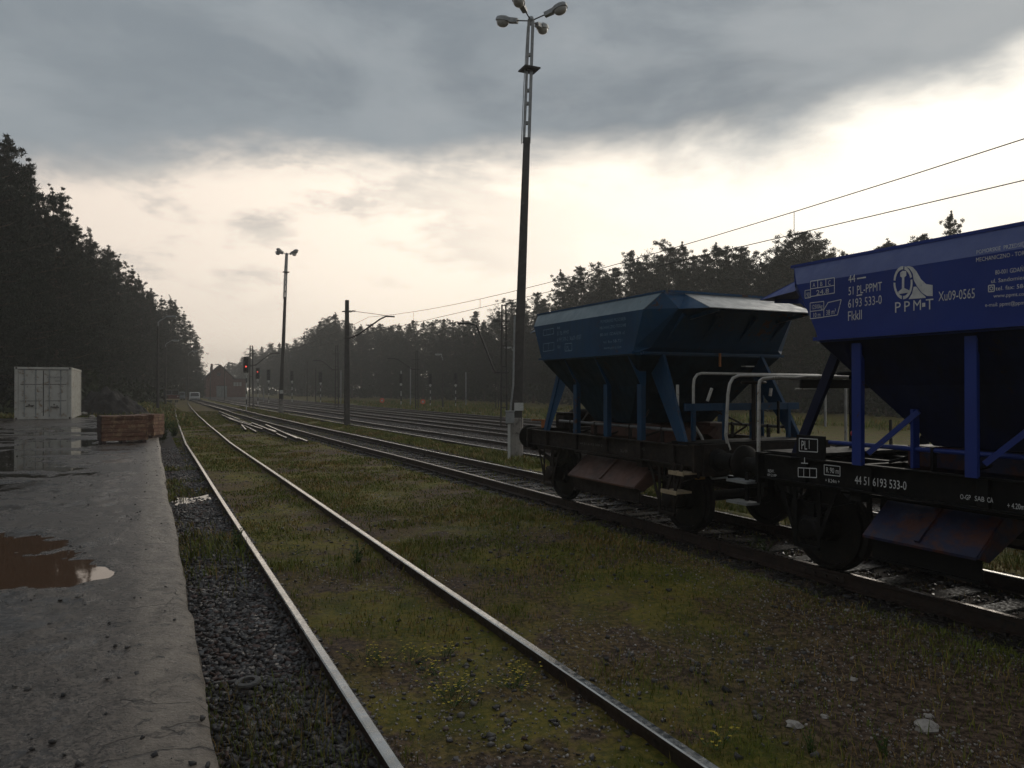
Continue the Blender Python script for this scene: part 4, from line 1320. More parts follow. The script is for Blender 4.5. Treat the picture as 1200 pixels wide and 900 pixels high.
lattice(590.5, 502, 357, 41.6, 'twin-column steel mast just left of the near lamp mast', .34, (-1, 3.05, 5.75, 2.2))
lattice(294.5, 478, 405, 82, 'twin-column steel mast beside the largest red signal', .42, (1, 4.6, 5.9, 2.7))
lattice(394.8, 479, 405, 82, 'twin-column steel mast behind the concrete catenary mast', .36, (-1, 4.2, 5.2, 2.2))
lattice(488.5, 481, 411, 76, 'dark twin-column mast between the red disc and the striped posts', .26, (-1, 4.1, 5.2, 2.6))
lattice(582.5, 481, 418, 76, 'farthest twin-column mast left of the lamp mast, in front of the trunks', .26, None)
lattice(735, 470, 395, 62, 'twin-column mast hidden behind the teal wagon', .3, (-1, 4.0, 5.2, 2.4))


def wire(name, pts, r, label, group, drops=None):
    mb = MB()
    for P_ in pts:
        mb.tube(P_, r, 6)
    if drops:
        for a, b in drops:
            mb.tube([a, b], r * .8, 5)
    o = mb.build(name, M['wire'])
    return tag(o, label, 'overhead wire', group)


def span(t0, t1, L0, L1, z0, sag, n=16):
    return [TL(t0 + (t1 - t0) * k / n, L0 + (L1 - L0) * k / n, z0 - sag * 4 * (k / n) * (1 - k / n)) for k in range(n + 1)]


Lw_ = lambda t: float(trk(3, t)) + .6
mes = []; con = []; dr = []
for a, b in ((-41, 1), (1, 43), (43, 96), (96, 150)):
    mp = span(a, b, Lw_(a), Lw_(b), 6.10, .66); cp = span(a, b, Lw_(a), Lw_(b), 5.16, .02)
    mes.append(mp); con.append(cp)
    dr += [(mp[k], cp[k]) for k in (1, 4, 7, 10, 13)]
wire('overhead_wire', mes + con, .009, 'overhead contact line with its carrier wire, rising across the sky above the blue wagon', None, dr)
# feeder lines in front of the forest
for k, (L_, z_) in enumerate(((26, 6.8), (26.6, 6.1), (27.2, 5.2))):
    pts = []
    for a in range(-10, 150, 40):
        pts.append(span(a, a + 40, L_, L_, z_, .5, 10))
    wire('feeder_wire', pts, .012, ('topmost', 'middle', 'lowest')[k] + ' of three feeder wires in front of the right forest', 'feeder wires')
tag(MB().tube([tuple(TL(10.5, 5.2, 3.3 - 0)) if False else (at(560, 60), 60, zz(378, 60)), (at(592, 41.6), 41.6, zz(400, 41.6)), (at(622, 24), 24, zz(387, 24)), (at(660, 20), 26.5, zz(372, 26.5))], .010, 6).build('tension_wire', M['wire']), 'slack pale wire running behind the lamp mast to the teal wagon', 'wire')


# ---------------------------------------------------------------- colour light signals
def signal(u, vb, v0, v1, label, lit=None, striped=True, y=None, w=None, pole_top=None):
    y = y or 2.15 * F / (vb - CY)
    r = thing('light_signal', (at(u, y), y, -.18), label, 'railway signal', 0, 'colour light signals')
    zt, zb = zz(v0, y) + .18, zz(v1, y) + .18
    mb = MB()
    n = 7; H = (zz(pole_top, y) + .18) if pole_top else zb
    for k in range(n):
        a = H * k / n; b = H * (k + 1) / n
        mb.tube([(0, .0, a), (0, .0, b)], .055, 8, mi=k % 2)
    mb.build('striped_post', [M['white_plate'], M['black']], r)
    wd = w or (zt - zb) * .33
    h = MB().box((0, -.1, (zt + zb) / 2), (wd, .1, zt - zb), bev=.09).build('signal_head', M['black'], r)
    nl = 4
    for k in range(nl):
        z = zb + (zt - zb) * (k + .5) / nl
        hood = MB()
        for q in range(7):
            a0 = math.radians(-10 + q * 200 / 7); a1 = math.radians(-10 + (q + 1) * 200 / 7); rr = wd * .27
            hood.add([(rr * math.cos(a0), -.15, z + rr * math.sin(a0)), (rr * math.cos(a1), -.15, z + rr * math.sin(a1)), (rr * math.cos(a1), -.34, z + rr * math.sin(a1) * 1.02), (rr * math.cos(a0), -.34, z + rr * math.sin(a0) * 1.02)], [(0, 1, 2, 3)])
        hood.build('lamp_hood', M['black'], h)
        on = lit is not None and k == lit
        MB().lathe([(.01, -.19), (wd * .10, -.185), (wd * .15, -.165), (wd * .15, -.151)], (0, 0, z), 'Y', 14).build('signal_lens', M['lens_red'] if on else M['glass_dark'], h, smooth=True)
    MB().box((0, -.07, zb - .16), (.28, .06, .2)).build('number_plate', M['white_plate'], r)
    return r


M['lens_red'] = emit('lit_red_lens', (1.0, .10, .07), 1.5)
signal(288.8, 480, 417.8, 436.7, 'largest dark signal with a lit red lamp, left of the twin steel mast', 1)
signal(302.3, 474, 431, 444, 'second dark signal with its red lamp lit, right of the twin steel mast', 2)
signal(315, 472, 433, 445.5, 'unlit signal between the red signal and the far lamp mast')
signal(342.3, 471, 434.5, 446, 'unlit signal on a striped post just right of the far lamp mast', y=118)
signal(375.8, 472.5, 435.5, 448, 'unlit signal on a striped post left of the concrete catenary mast', y=112)
signal(470, 476, 438, 449, 'unlit signal with a tall pale post, right of the concrete catenary mast', y=92, pole_top=434.5)
signal(504.3, 476, 438, 450, 'unlit signal right of the orange disc', y=92)
signal(534, 476.5, 437, 450, 'unlit signal farthest right, left of the near twin steel mast', y=90)


def disc(u, v, y, label):
    z = zz(v, y)
    r = thing('disc_signal', (at(u, y), y, -.15), label, 'disc signal', 0, 'orange disc signals')
    MB().tube([(0, 0, 0), (0, 0, z + .15)], .035, 8).build('post', M['mast_steel'], r)
    MB().lathe([(.29, -.05), (.31, -.03), (.31, 0)], (0, 0, z + .15), 'Y', 20).build('disc', M['disc_orange'], r)
    MB().lathe([(.12, -.065), (.13, -.052)], (0, 0, z + .15), 'Y', 16).build('disc_centre', M['white_plate'], r)
    return r


disc(447.8, 469.3, 96, 'orange disc signal on a low post, left of the dark mast')
disc(495.6, 470.8, 92, 'orange disc signal on a low post, right of the dark mast')


# ---------------------------------------------------------------- street lamps
def street_lamp(u, vb, vt, y, sgn, label, ln=1.5):
    zb, zt = zz(vb, y), zz(vt, y)
    r = thing('street_lamp', (at(u, y), y, zb), label, 'street lamp', 0, 'slim lamp posts')
    H = zt - zb
    MB().tube([(0, 0, -.2), (0, 0, H * .62), (0, 0, H - .5)], [.10, .08, .06], 10).build('post', M['concrete_dark'], r)
    MB().tube([(0, 0, H - .55), (0, 0, H - .25), (sgn * .15, 0, H - .1), (sgn * (ln - .4), 0, H + .15)], .04, 8).build('lamp_arm', M['galv'], r, smooth=True)
    mb = MB().box((sgn * ln, 0, H + .17), (.75, .24, .14), bev=.05)
    h = mb.build('lamp_head', M['galv'], r)
    MB().box((sgn * (ln + .06), 0, H + .085), (.5, .19, .06), bev=.02).build('lamp_bowl', M['lamp_glass'], h)
    return r


street_lamp(185, 475, 374, 56, 1, 'slim lamp post in front of the left forest, leftmost', 1.0)
street_lamp(194, 471, 401, 80, 1, 'slim lamp post rising from beside the red rail trolley', 1.0)
street_lamp(220.5, 468, 413, 110, 1, 'faint slim lamp post against the left forest, behind the trolley', .9)
street_lamp(246.5, 469, 428, 150, 1, 'slim lamp post in front of the brick building gable', 1.4)
street_lamp(263.3, 468, 427, 140, 1, 'slim lamp post at the right corner of the brick building', 1.2)
street_lamp(518.8, 478, 417, 86, -1, 'pale slim lamp post before the right forest, between two unlit signals', .5)
street_lamp(602, 478, 409, 80, -1, 'slim lamp post peeking out beside the near lamp mast', .6)
# bare poles of the yard
for (u, vb, vt, y, lab) in ((481, 478, 430, 90, 'thin pale pole left of the dark twin mast'), (546, 476, 436, 95, 'thin pale pole right of the last unlit signal'), (399.5, 473, 434, 105, 'thin pale pole behind the concrete catenary mast'),
                            (360, 472, 424, 110, 'thin dark pole between two unlit signals'), (370, 472, 432, 112, 'thin dark pole beside the unlit signal'), (309, 471, 455, 110, 'short white marker post beside the second red signal'), (328, 470, 458, 105, 'short white marker post left of the far lamp mast'),
                            (612, 478, 440, 84, 'thin pole behind the near lamp mast')):
    zb = zz(vb, y)
    o = MB().tube([(0, 0, -.2), (0, 0, zz(vt, y) - zb)], .07, 8).build('yard_pole', M['galv'] if 'pale' in lab or 'white' in lab else M['mast_steel'], loc=(at(u, y), y, zb))
    tag(o, lab, 'pole')
# striped bollard stakes in the mist
for i, (u, v0, v1, y) in enumerate(((536, 476, 456, 92), (508, 476, 458, 95))):
    pass

# ---------------------------------------------------------------- container on the ramp
ry = TL(0, 0).angle if False else None
cx, cy = at(84, 38.2), 38.2
ct = thing('shipping_container', (cx, cy, PLAT_Z + .0), 'pale grey shipping container with closed doors on the wet paving', 'container', YAW)
# local X along track (away), local +Y = left; right front corner at the origin
Lc, Wc, Hc = 6.06, 2.44, 2.60
mb = MB()
def corr(x0, x1, n):
    xs = np.linspace(x0, x1, n * 4 + 1); out = []
    for k, x in enumerate(xs):
        out.append((x, .035 if (k % 4) in (2, 3) else 0))
    return out
for ys, sg in ((0.03, 1), (Wc - .03, -1)):
    pr = corr(.16, Lc - .16, 20)
    for (x0, d0), (x1, d1) in zip(pr[:-1], pr[1:]):
        a = ys + sg * d0; b = ys + sg * d1
        mb.add([(x0, a, .16), (x1, b, .16), (x1, b, Hc - .1), (x0, a, Hc - .1)], [(0, 1, 2, 3)])
mb.box((Lc / 2, Wc / 2, Hc - .03), (Lc - .1, Wc - .12, .03)); mb.box((Lc / 2, Wc / 2, .16), (Lc - .1, Wc - .1, .06)); mb.box((Lc - .05, Wc / 2, Hc / 2), (.04, Wc - .2, Hc - .2))
mb.build('wall', M['container'], ct)
mb = MB()
for x in (.08, Lc - .08):
    for yy in (.08, Wc - .08):
        mb.box((x, yy, Hc / 2), (.15, .15, Hc - .26))
for yy in (.05, Wc - .05):
    mb.box((Lc / 2, yy, Hc - .055), (Lc - .3, .09, .10)); mb.box((Lc / 2, yy, .085), (Lc - .3, .09, .14))
for x in (.05, Lc - .05):
    mb.box((x, Wc / 2, Hc - .06), (.09, Wc - .3, .115)); mb.box((x, Wc / 2, .09), (.09, Wc - .3, .15))
mb.build('frame', M['container'], ct, bevel=.008)
mb = MB()
for x in (.085, Lc - .085):
    for yy in (.085, Wc - .085):
        for z in (.06, Hc - .06):
            mb.box((x, yy, z), (.18, .18, .125))
            mb.box((x - .091 if x < 1 else x + .091, yy, z), (.006, .07, .09), mi=1); mb.box((x, yy - .091 if yy < 1 else yy + .091, z), (.08, .006, .05), mi=1)
mb.build('corner_casting', [M['container'], M['container_dark']], ct)
for k in range(2):
    y0 = .16 + k * (Wc / 2 - .16) + .006; y1 = y0 + Wc / 2 - .172
    mb = MB().box((.06, (y0 + y1) / 2, Hc / 2 + .01), (.04, y1 - y0, Hc - .32))
    d = mb.build('door', M['container'], ct)
    mb = MB()
    for z in (.92, 1.74):                                   # pressed grooves across the leaf
        mb.box((.038, (y0 + y1) / 2, z), (.006, (y1 - y0) * .86, .028))
    mb.box((.038, y1 - .005 if k == 0 else y0 + .005, Hc / 2), (.008, .018, Hc - .34))
    mb.build('door_seam', M['container_dark'], d)
    for q in (.30, .76):
        yy = y0 + (y1 - y0) * q
        mb = MB().tube([(.02, yy, .16), (.02, yy, Hc - .15)], .018, 8)
        for z in (.16, .55, 1.3, 2.0, Hc - .16):
            mb.box((.03, yy, z), (.05, .07, .05))
        mb.build('locking_bar', M['container_dark'] if False else M['galv'], d, smooth=True)
        hz = .70 if (q < .5) == (k == 0) else .72
    for (yy, a) in ((y0 + (y1 - y0) * .52, .0),):
        MB().bar((.0, yy + .20, .62 + .04 * k), (.0, yy - .16, .58 + .12 * k), .03, .045).box((.02, yy + .05, .74), (.04, .05, .07)).box((.02, yy - .08, .66), (.04, .07, .05)).build('door_handle', M['container_dark'], d)
def ctext(body, yl, z, h, wscale=1):
    vs, fs = text_geo(body, h, wscale)
    return [(.028, yl - x, z + yv) for x, yv in vs], fs
mb = MB()
for body, yl, z, h in (('CMU 280131 4', 1.06, 2.06, .075), ('22G1', .72, 1.88, .07)):
    vs, fs = ctext(body, yl, z, h); mb.add(vs, fs)
mb.build('lettering', M['container_dark'], ct)
MB().box((.034, 2.06, 2.0), (.008, .3, .05)).box((.034, 2.06, 2.08), (.008, .28, .02)).build('data_plate', M['white_plate'], ct)

# ---------------------------------------------------------------- crates
def crate(u0, u1, vb, vt, y, label, dep=.9, rz=0.0):
    w = (u1 - u0) / F * y; h = (vb - vt) / F * y
    r = thing('wooden_crate', (at((u0 + u1) / 2, y), y, PLAT_Z + .006), label, 'crate', rz, 'stained crates on the ramp')
    n = 6
    for (nm, cxx, cyy, sx, sy, mt) in (('front_panel', 0, 0, w, .03, 'crate_wood'), ('rear_panel', 0, dep, w, .03, 'crate_wood'), ('side_panel', -w / 2 - .016, dep / 2, .03, dep + .02, 'crate_dark'), ('side_panel', w / 2 + .016, dep / 2, .03, dep + .02, 'crate_wood')):
        mb = MB()
        for k in range(n):
            z = .08 + (h - .08) * (k + .5) / n
            j = random.uniform(-.012, .012)
            if sx > sy:
                mb.box((cxx + j, cyy + j * .8, z), (sx + random.uniform(-.02, .03), sy, (h - .08) / n - .008), bev=.006)
            else:
                mb.box((cxx + j * .8, cyy + j, z), (sx, sy + random.uniform(-.02, .03), (h - .08) / n - .008), bev=.006)
        mb.build(nm, M[mt], r)
    mb = MB()
    for x in (-w / 2 + .06, w / 2 - .06, 0):
        mb.box((x, dep / 2, .04), (.1, dep, .08))
    mb.build('skid', M['crate_dark'], r)
    mb = MB()
    for k in range(9):
        mb.box((-w / 2 + .06 + k * (w - .12) / 8, dep / 2 + random.uniform(-.02, .02), h - .02), ((w - .1) / 9 - .01, dep - .06, .02 + random.uniform(0, .03)), random.uniform(-.03, .03))
    mb.box((w * .1, -.03, h * .93), (w * .5, .02, .03)).box((-w * .3, -.03, h * .95), (w * .25, .02, .03))
    mb.build('lid_board', M['crate_wood'], r)
    return r


crate(122.5, 170, 520.5, 488, 21.2, 'brown stained crate nearest on the ramp, boards splashed with red', .85, .60)
crate(152, 179, 514.5, 486.5, 23.4, 'smaller dark crate tucked behind the right end of the nearest crate', .7, .0)

# ---------------------------------------------------------------- soil heap, rubble by it
def heap(name, cx_, cy_, rx, ry_, h, mat, label, cat, seed, z0, n=46):
    a = np.linspace(-1, 1, n); X, Y = np.meshgrid(a, a, indexing='ij')
    R = np.hypot(X, Y)
    x = X * rx; y_ = Y * ry_
    z = h * np.clip(1 - R ** 1.5, 0, 1) * (.45 + 1.0 * fbm(x * 1.1 + seed, y_ * 1.1, 4, seed)) + (fbm(x * 4 + seed, y_ * 4, 4, seed + 4) - .5) * .5 * h * (R < 1) - .25 * (R > .99)
    o = np_mesh(name, np.stack([x, y_, z], -1).reshape(-1, 3), grid_faces(n, n), mat, smooth=False)
    o.location = (cx_, cy_, z0)
    return tag(o, label, cat)


y = 46.5
heap('soil_heap', at(125, y), y, 2.4, 1.9, 1.45, M['soil_heap'], 'dark heap of soil beside the container, behind the crates', 'soil heap', 3, .38)
y = 47.5
heap('soil_heap', at(146, y), y, 1.5, 1.3, .75, M['soil_heap'], 'lower right end of the dark soil bank, behind the crates', 'soil heap', 8, .36)
for i, (u, v, s_) in enumerate(((119, 484.5, .16), (98, 486, .2), (108, 489, .14), (125, 485, .12), (181, 495, .2))):
    y = 1.55 * F / (v - CY)
    bm = bmesh.new(); bmesh.ops.create_icosphere(bm, subdivisions=2, radius=s_)
    for v_ in bm.verts:
        v_.co *= .75 + .5 * random.random(); v_.co.z *= .55
    me = bpy.data.meshes.new('rubble_block'); bm.to_mesh(me); bm.free(); me.materials.append(M['stone_pale'])
    o = bpy.data.objects.new('rubble_block', me); COL.objects.link(o); o.location = (at(u, y), y, PLAT_Z + s_ * .3)
    tag(o, 'small pale lump of rubble lying on the ramp near the crates and container', 'rubble', 'pale rubble lumps on the ramp')

# ---------------------------------------------------------------- far vehicles and building
y = 104
w = 1.85; zb = .25
r = thing('rail_trolley', (at(201.5, y), y, zb), 'small red motor trolley with dark cab at the end of the grassy track', 'rail trolley', TH + .06)
MB().box((0, 1.5, .55), (w, 3.6, .55), bev=.05).build('body', M['vehicle_red'], r)
MB().box((0, 1.4, 1.15), (w * .96, 2.2, .75), bev=.08).build('cab', M['vehicle_grey'], r)
MB().box((0, 1.4, 1.56), (w * 1.04, 2.5, .12), bev=.04).build('roof', M['container_dark'], r)
for x in (-.45, .45):
    MB().box((x, .28, 1.18), (.75, .03, .5)).build('windscreen', M['glass_dark'], r)
MB().box((0, -.33, .22), (w * 1.03, .1, .18)).build('buffer_beam', M['step_wood'], r)
for x in (-.7, .7):
    MB().lathe([(.01, -.34), (.09, -.33), (.1, -.28)], (x, 0, .62), 'Y', 12).build('headlight', M['lamp_glass'], r)
    for yy in (.3, 2.6):
        MB().lathe([(.32, -.06), (.35, -.04), (.32, .06)], (x, yy, .12), 'X', 20).build('wheel', M['wheel'], r)
MB().box((-.05, -.30, .6), (.3, .03, .5)).build('cab_door', M['vehicle_red'], r)


def van(u, y, zb, w, h, ln, paint, label, cat='van', name='van'):
    r = thing(name, (at(u, y), y, zb), label, cat, TH - .02)
    MB().prism([(0, .3), (0, h * .5), (.35, h * .55), (.75, h * .97), (ln, h), (ln, .3)], 'X', -w / 2, w / 2).build('body', paint, r, bevel=.05)
    MB().add([(-w * .42, .36, h * .57), (w * .42, .36, h * .57), (w * .38, .72, h * .93), (-w * .38, .72, h * .93)], [(0, 1, 2, 3)]).build('windscreen', M['glass_dark'], r).location = (0, -.02, .01)
    MB().box((0, -.02, h * .30), (w * .5, .04, h * .1)).build('grille', M['black'], r)
    MB().box((0, -.05, .38), (w, .12, .2), bev=.03).build('bumper', M['vehicle_grey'], r)
    for sx in (-1, 1):
        MB().box((sx * w * .36, -.03, h * .36), (w * .17, .05, .16), bev=.02).build('headlight', M['lamp_glass'], r)
        MB().box((sx * (w / 2 + .1), .6, h * .62), (.12, .08, .26)).build('wing_mirror', M['black'], r)
        for yy in (.75, ln - .8):
            wh = MB().lathe([(.2, -.1), (.33, -.1), (.35, -.06), (.35, .06), (.33, .1), (.2, .1)], (sx * (w / 2 - .12), yy, .35), 'X', 20).build('wheel', M['tyre'], r)
            MB().lathe([(.02, -.11), (.19, -.105), (.19, .105), (.02, .11)], (sx * (w / 2 - .12), yy, .35), 'X', 14).build('rim', M['galv'], wh)
    return r


v = van(228.3, 128, -.30, 1.62, 1.62, 3.6, M['vehicle_white'], 'white van facing the camera on the far track, right of the red trolley')
van(213, 122, .05, 1.0, 1.35, 3.0, M['vehicle_grey'], 'small grey vehicle half hidden between the red trolley and white van', 'vehicle', 'utility_vehicle')
# brick building
y = 185
bl = thing('brick_building', (at(257, y), y, -.6), 'red brick gabled railway building in the mist at the end of the yard', 'building', .42)
w, h, rg, dp = 6.0, 5.3, 8.2, 11.0
MB().prism([(-w / 2, 0), (w / 2, 0), (w / 2, h), (.2, rg - .05), (-w / 2, h)], 'Y', 0, dp).build('wall', M['brick_red'], bl)
rf = MB()
for s_ in (-1, 1):
    x0 = s_ * (w / 2 + .75)
    rf.hexa([(x0, -.6, h - .62), (.2, -.6, rg), (.2, dp + .6, rg), (x0, dp + .6, h - .62)], [(x0, -.6, h - .42), (.2, -.6, rg + .22), (.2, dp + .6, rg + .22), (x0, dp + .6, h - .42)])
rfo = rf.build('roof', M['roof_tile'], bl)
MB().box((-1.6, 3, rg - .5), (.5, .5, 1.8)).build('chimney', M['brick_red'], rfo)
MB().box((-w / 2 - .8, 4.5, h - .5), (.15, 10, .14)).build('gutter', M['white_plate'], rfo)
g_ = MB().box((.55, -.04, 1.6), (2.4, .06, 3.2)).build('gate', M['door_grey'], bl)
MB().box((.55, -.08, 1.6), (.06, .04, 3.2)).box((.55, -.08, 3.22), (2.6, .05, .12)).build('gate_frame', M['mast_steel'], g_)
wn = MB().box((-.1, -.03, 6.0), (.8, .05, .8)).build('window', M['glass_dark'], bl)
an = MB().box((w / 2 + 1.55, 3.5, 2.4), (3.1, 6, 4.8)).build('annex_wall', M['brick_red'], bl)
MB().box((w / 2 + 1.55, 3.5, 4.9), (3.5, 6.5, .2)).build('annex_roof', M['roof_tile'], bl)
for x in (.55, 1.2, 1.9):
    wf = MB().box((w / 2 + x, .46, 3.6), (.46, .06, .9)).build('window', M['white_plate'], bl)
    MB().box((w / 2 + x, .42, 3.6), (.34, .02, .74)).build('pane', M['lamp_glass'], wf)

# ---------------------------------------------------------------- trees
def leaf_cloud(centers, radii, n_each, size, r_, flat=.7, aspect=.38):
    """small leaf faces scattered around tuft centres, denser inside; returns verts, quads"""
    C_ = np.repeat(np.asarray(centers, float), n_each, axis=0)
    R_ = np.repeat(np.asarray(radii, float), n_each)[:, None]
    n = len(C_)
    d = r_.normal(size=(n, 3))
    ln = np.linalg.norm(d, axis=1, keepdims=True); d = d / ln * np.minimum(ln, 2.6)
    p = C_ + d * R_ * .50 * np.array([1, 1, flat])
    d /= np.linalg.norm(d, axis=1, keepdims=True)
    ax = d * .7 + r_.normal(size=(n, 3)) * .6 + np.array([0, 0, .45]); ax /= np.linalg.norm(ax, axis=1, keepdims=True)
    b = np.cross(ax, r_.normal(size=(n, 3))); b /= np.linalg.norm(b, axis=1, keepdims=True)
    s_ = size * (.5 + .9 * r_.random((n, 1)))
    w = s_ * aspect
    v0 = p - ax * s_ * .5; v2 = p + ax * s_ * .5; v1 = p + b * w * .5; v3 = p - b * w * .5
    V_ = np.stack([v0, v1, v2, v3], 1).reshape(-1, 3)
    return V_, np.arange(n * 4).reshape(-1, 4)


def pine_proto(kind, H, R, base, seed, mat, dens=1.0, ex=(1.3, 1.9)):
    """kind 'pine': ascending branches of needle tufts; 'broad': rounded full crown"""
    r_ = np.random.default_rng(seed); rr = random.Random(seed)
    root = bpy.data.objects.new('pine_tree' if kind == 'pine' else 'broadleaf_tree', None); COL.objects.link(root)
    bend = [(rr.uniform(-.25, .25), rr.uniform(-.25, .25)) for _ in range(4)]
    def axis(z):
        q = z / H
        return np.array([bend[0][0] * q * 2 + bend[1][0] * math.sin(q * 3), bend[0][1] * q * 2 + bend[1][1] * math.sin(q * 3 + 1), z])
    mb = MB().tube([tuple(axis(z)) for z in np.linspace(-.3, H * .98, 9)], list(np.linspace(H * .0135, .02, 9)), 8)
    cent = []; rad = []
    z = base * H
    expo = rr.uniform(*ex)
    lob = [rr.uniform(0, 6.28) for _ in range(3)]
    while z < H * .97:
        q = (z - base * H) / (H - base * H)
        if kind == 'pine':
            prof = R * (min(1, .60 + q * 1.7) if q < .24 else (1 - ((q - .24) / .76) ** expo) * .90 + .10)
        else:
            prof = R * math.sqrt(max(.03, 1 - (2 * q - .85) ** 2 / 1.4))
        nb = rr.randint(4, 6) if q < .85 else rr.randint(3, 4)
        a0 = rr.uniform(0, 6.28)
        for k in range(nb):
            a = a0 + k * 6.283 / nb + rr.uniform(-.45, .45)
            ln = prof * rr.uniform(.45, 1.25) * (1 + .25 * math.sin(2 * a + lob[0] + q * 5))
            p0 = axis(z); lift = (.06 + .62 * q) * ln * rr.uniform(.4, 1.4)
            p1 = p0 + np.array([math.cos(a) * ln, math.sin(a) * ln, lift])
            mid = (p0 + p1) / 2 + np.array([0, 0, -.06 * ln])
            if ln > .6:
                mb.tube([tuple(p0), tuple(mid), tuple(p1)], [.035 + .012 * ln, .03, .012], 5, caps=False)
            nc = max(2, int(1.5 + ln * 2.2 * dens))
            for j in range(nc):
                f_ = .30 + .70 * (j + rr.random()) / nc
                c_ = p0 * (1 - f_) + p1 * f_ + r_.normal(size=3) * np.array([.16, .16, .10]) * ln
                cent.append(c_); rad.append((.20 + .13 * ln) * rr.uniform(.5, 1.3) * (1.15 - .45 * f_) * (.82 if ex[0] < 1.75 else .95))
        z += (.040 if kind == 'pine' else .055) * H * rr.uniform(.6, 1.3) * (1 if q < .7 else .75)
    for k in range(9):                                     # the leading shoot
        f_ = .90 + (.11 if ex[0] < 2 else .09) * k / 8
        cent.append(axis(H * f_) + r_.normal(size=3) * .06); rad.append((.30 if ex[0] < 1.75 else .42) * (1.02 - (f_ - .90) / .13))
    mb.build('trunk', M['trunk'], root, smooth=True)
    V_, Fc = leaf_cloud(cent, rad, int(34 * dens) if kind == 'pine' else 46, (.29 if ex[0] < 1.75 else .31) if kind == 'pine' else .30, r_, .7 if kind == 'pine' else .85, .18 if kind == 'pine' else .6)
    np_mesh('crown', V_, Fc, mat, root)
    return root, H


PR_L = [pine_proto('pine', 18, 3.0, .06, 101, M['needle'], 1.3, (1.7, 2.0)), pine_proto('pine', 17.5, 2.7, .05, 102, M['needle'], 1.3, (2.1, 2.5)), pine_proto('pine', 18, 2.4, .08, 103, M['needle'], 1.3, (1.5, 1.8)), pine_proto('broad', 14, 3.4, .06, 104, M['broadleaf'])]
PR_R = [pine_proto('pine', 17, 2.6, .20, 105, M['needle_far'], 1.15, (2.3, 2.8)), pine_proto('pine', 17, 2.3, .26, 106, M['needle_far'], 1.15, (1.8, 2.2)), pine_proto('pine', 16, 2.9, .18, 107, M['needle_far'], 1.15, (3.0, 3.6)), pine_proto('broad', 12, 3.0, .12, 108, M['broadleaf'])]
used = set()


def plant_tree(protos, k, x, y, z, Ht, label, group, wid=1.0):
    root, H0 = protos[k]
    if id(root) in used:
        o = copy_tree(root)
    else:
        o = root; used.add(id(root))
    s_ = Ht / H0
    o.location = (x, y, z); o.rotation_euler = (0, 0, random.uniform(0, 6.28)); o.scale = (s_ * wid, s_ * wid, s_)
    tag(o, label, 'tree', group)
    return o


GL = 'trees of the left forest edge'; GR = 'trees of the right forest edge'
# left edge: (u, v of the top, distance)
FRONT_L = [(-6, 148, 47), (8, 155, 50), (24, 188, 52), (40, 214, 54), (62, 222, 57), (78, 224, 60), (93, 258, 66), (106, 276, 70), (117, 300, 78), (128, 288, 84), (140, 300, 86), (152, 312, 92), (166, 324, 100), (178, 338, 108),
           (190, 348, 122), (198, 348, 130), (207, 354, 145), (215, 366, 155), (222, 378, 168), (228, 396, 185), (232, 410, 205)]
for i, (u, v, y) in enumerate(FRONT_L):
    k = (0, 1, 2, 1, 0, 2)[i % 6] if y < 120 else (0, 1, 2)[i % 3]
    lab = ('tall dark pine at the left border of the photo, behind the container' if i in (0, 1, 2) else 'dark pine standing behind the pale container' if i in (3, 4, 5, 6) else
           'dark pine behind the soil heap' if i in (7, 8, 9, 10) else 'dark pine behind the slim lamp posts' if i < 15 else 'misty tree at the far tip of the left forest')
    x = at(u, y); z = .3
    plant_tree(PR_L, k, x, y, z, zz(v, y) - z, lab, GL)
    # rows behind, deeper in the wood
    for j in (1, 2):
        xx = x - 4.2 * j + random.uniform(-1.2, 1.2); yy = y + random.uniform(-1, 3.5)
        Hb = (zz(v, y) - z) * random.uniform(.86, 1.0) + .01
        plant_tree(PR_L, random.choice((0, 1, 2)), xx, yy, z, min(Hb, 18.5), 'dark pine deep inside the left forest, mostly hidden', GL)
# fill between front trees, and bushes at their foot
for k in range(26):
    q = k / 25; y = 46 + 95 * q ** 1.3
    u = np.interp(y, [46, 60, 84, 108, 145], [-12, 66, 122, 172, 200]) - 4
    vtop = np.interp(u, [-10, 8, 40, 78, 106, 128, 166, 200], [175, 190, 250, 262, 310, 325, 350, 372])
    plant_tree(PR_L, random.choice((0, 1, 2)), at(u, y) - 1.2, y + 1, .3, zz(vtop, y) - .3, 'younger tree filling the edge of the left forest', GL, 1.1)
for k in range(9):      # behind and left of the camera's view
    plant_tree(PR_L, k % 3, -31 - 2 * random.random(), 4 + k * 4.7, .3, 16 + 2 * random.random(), 'pine of the left forest outside the frame', GL)

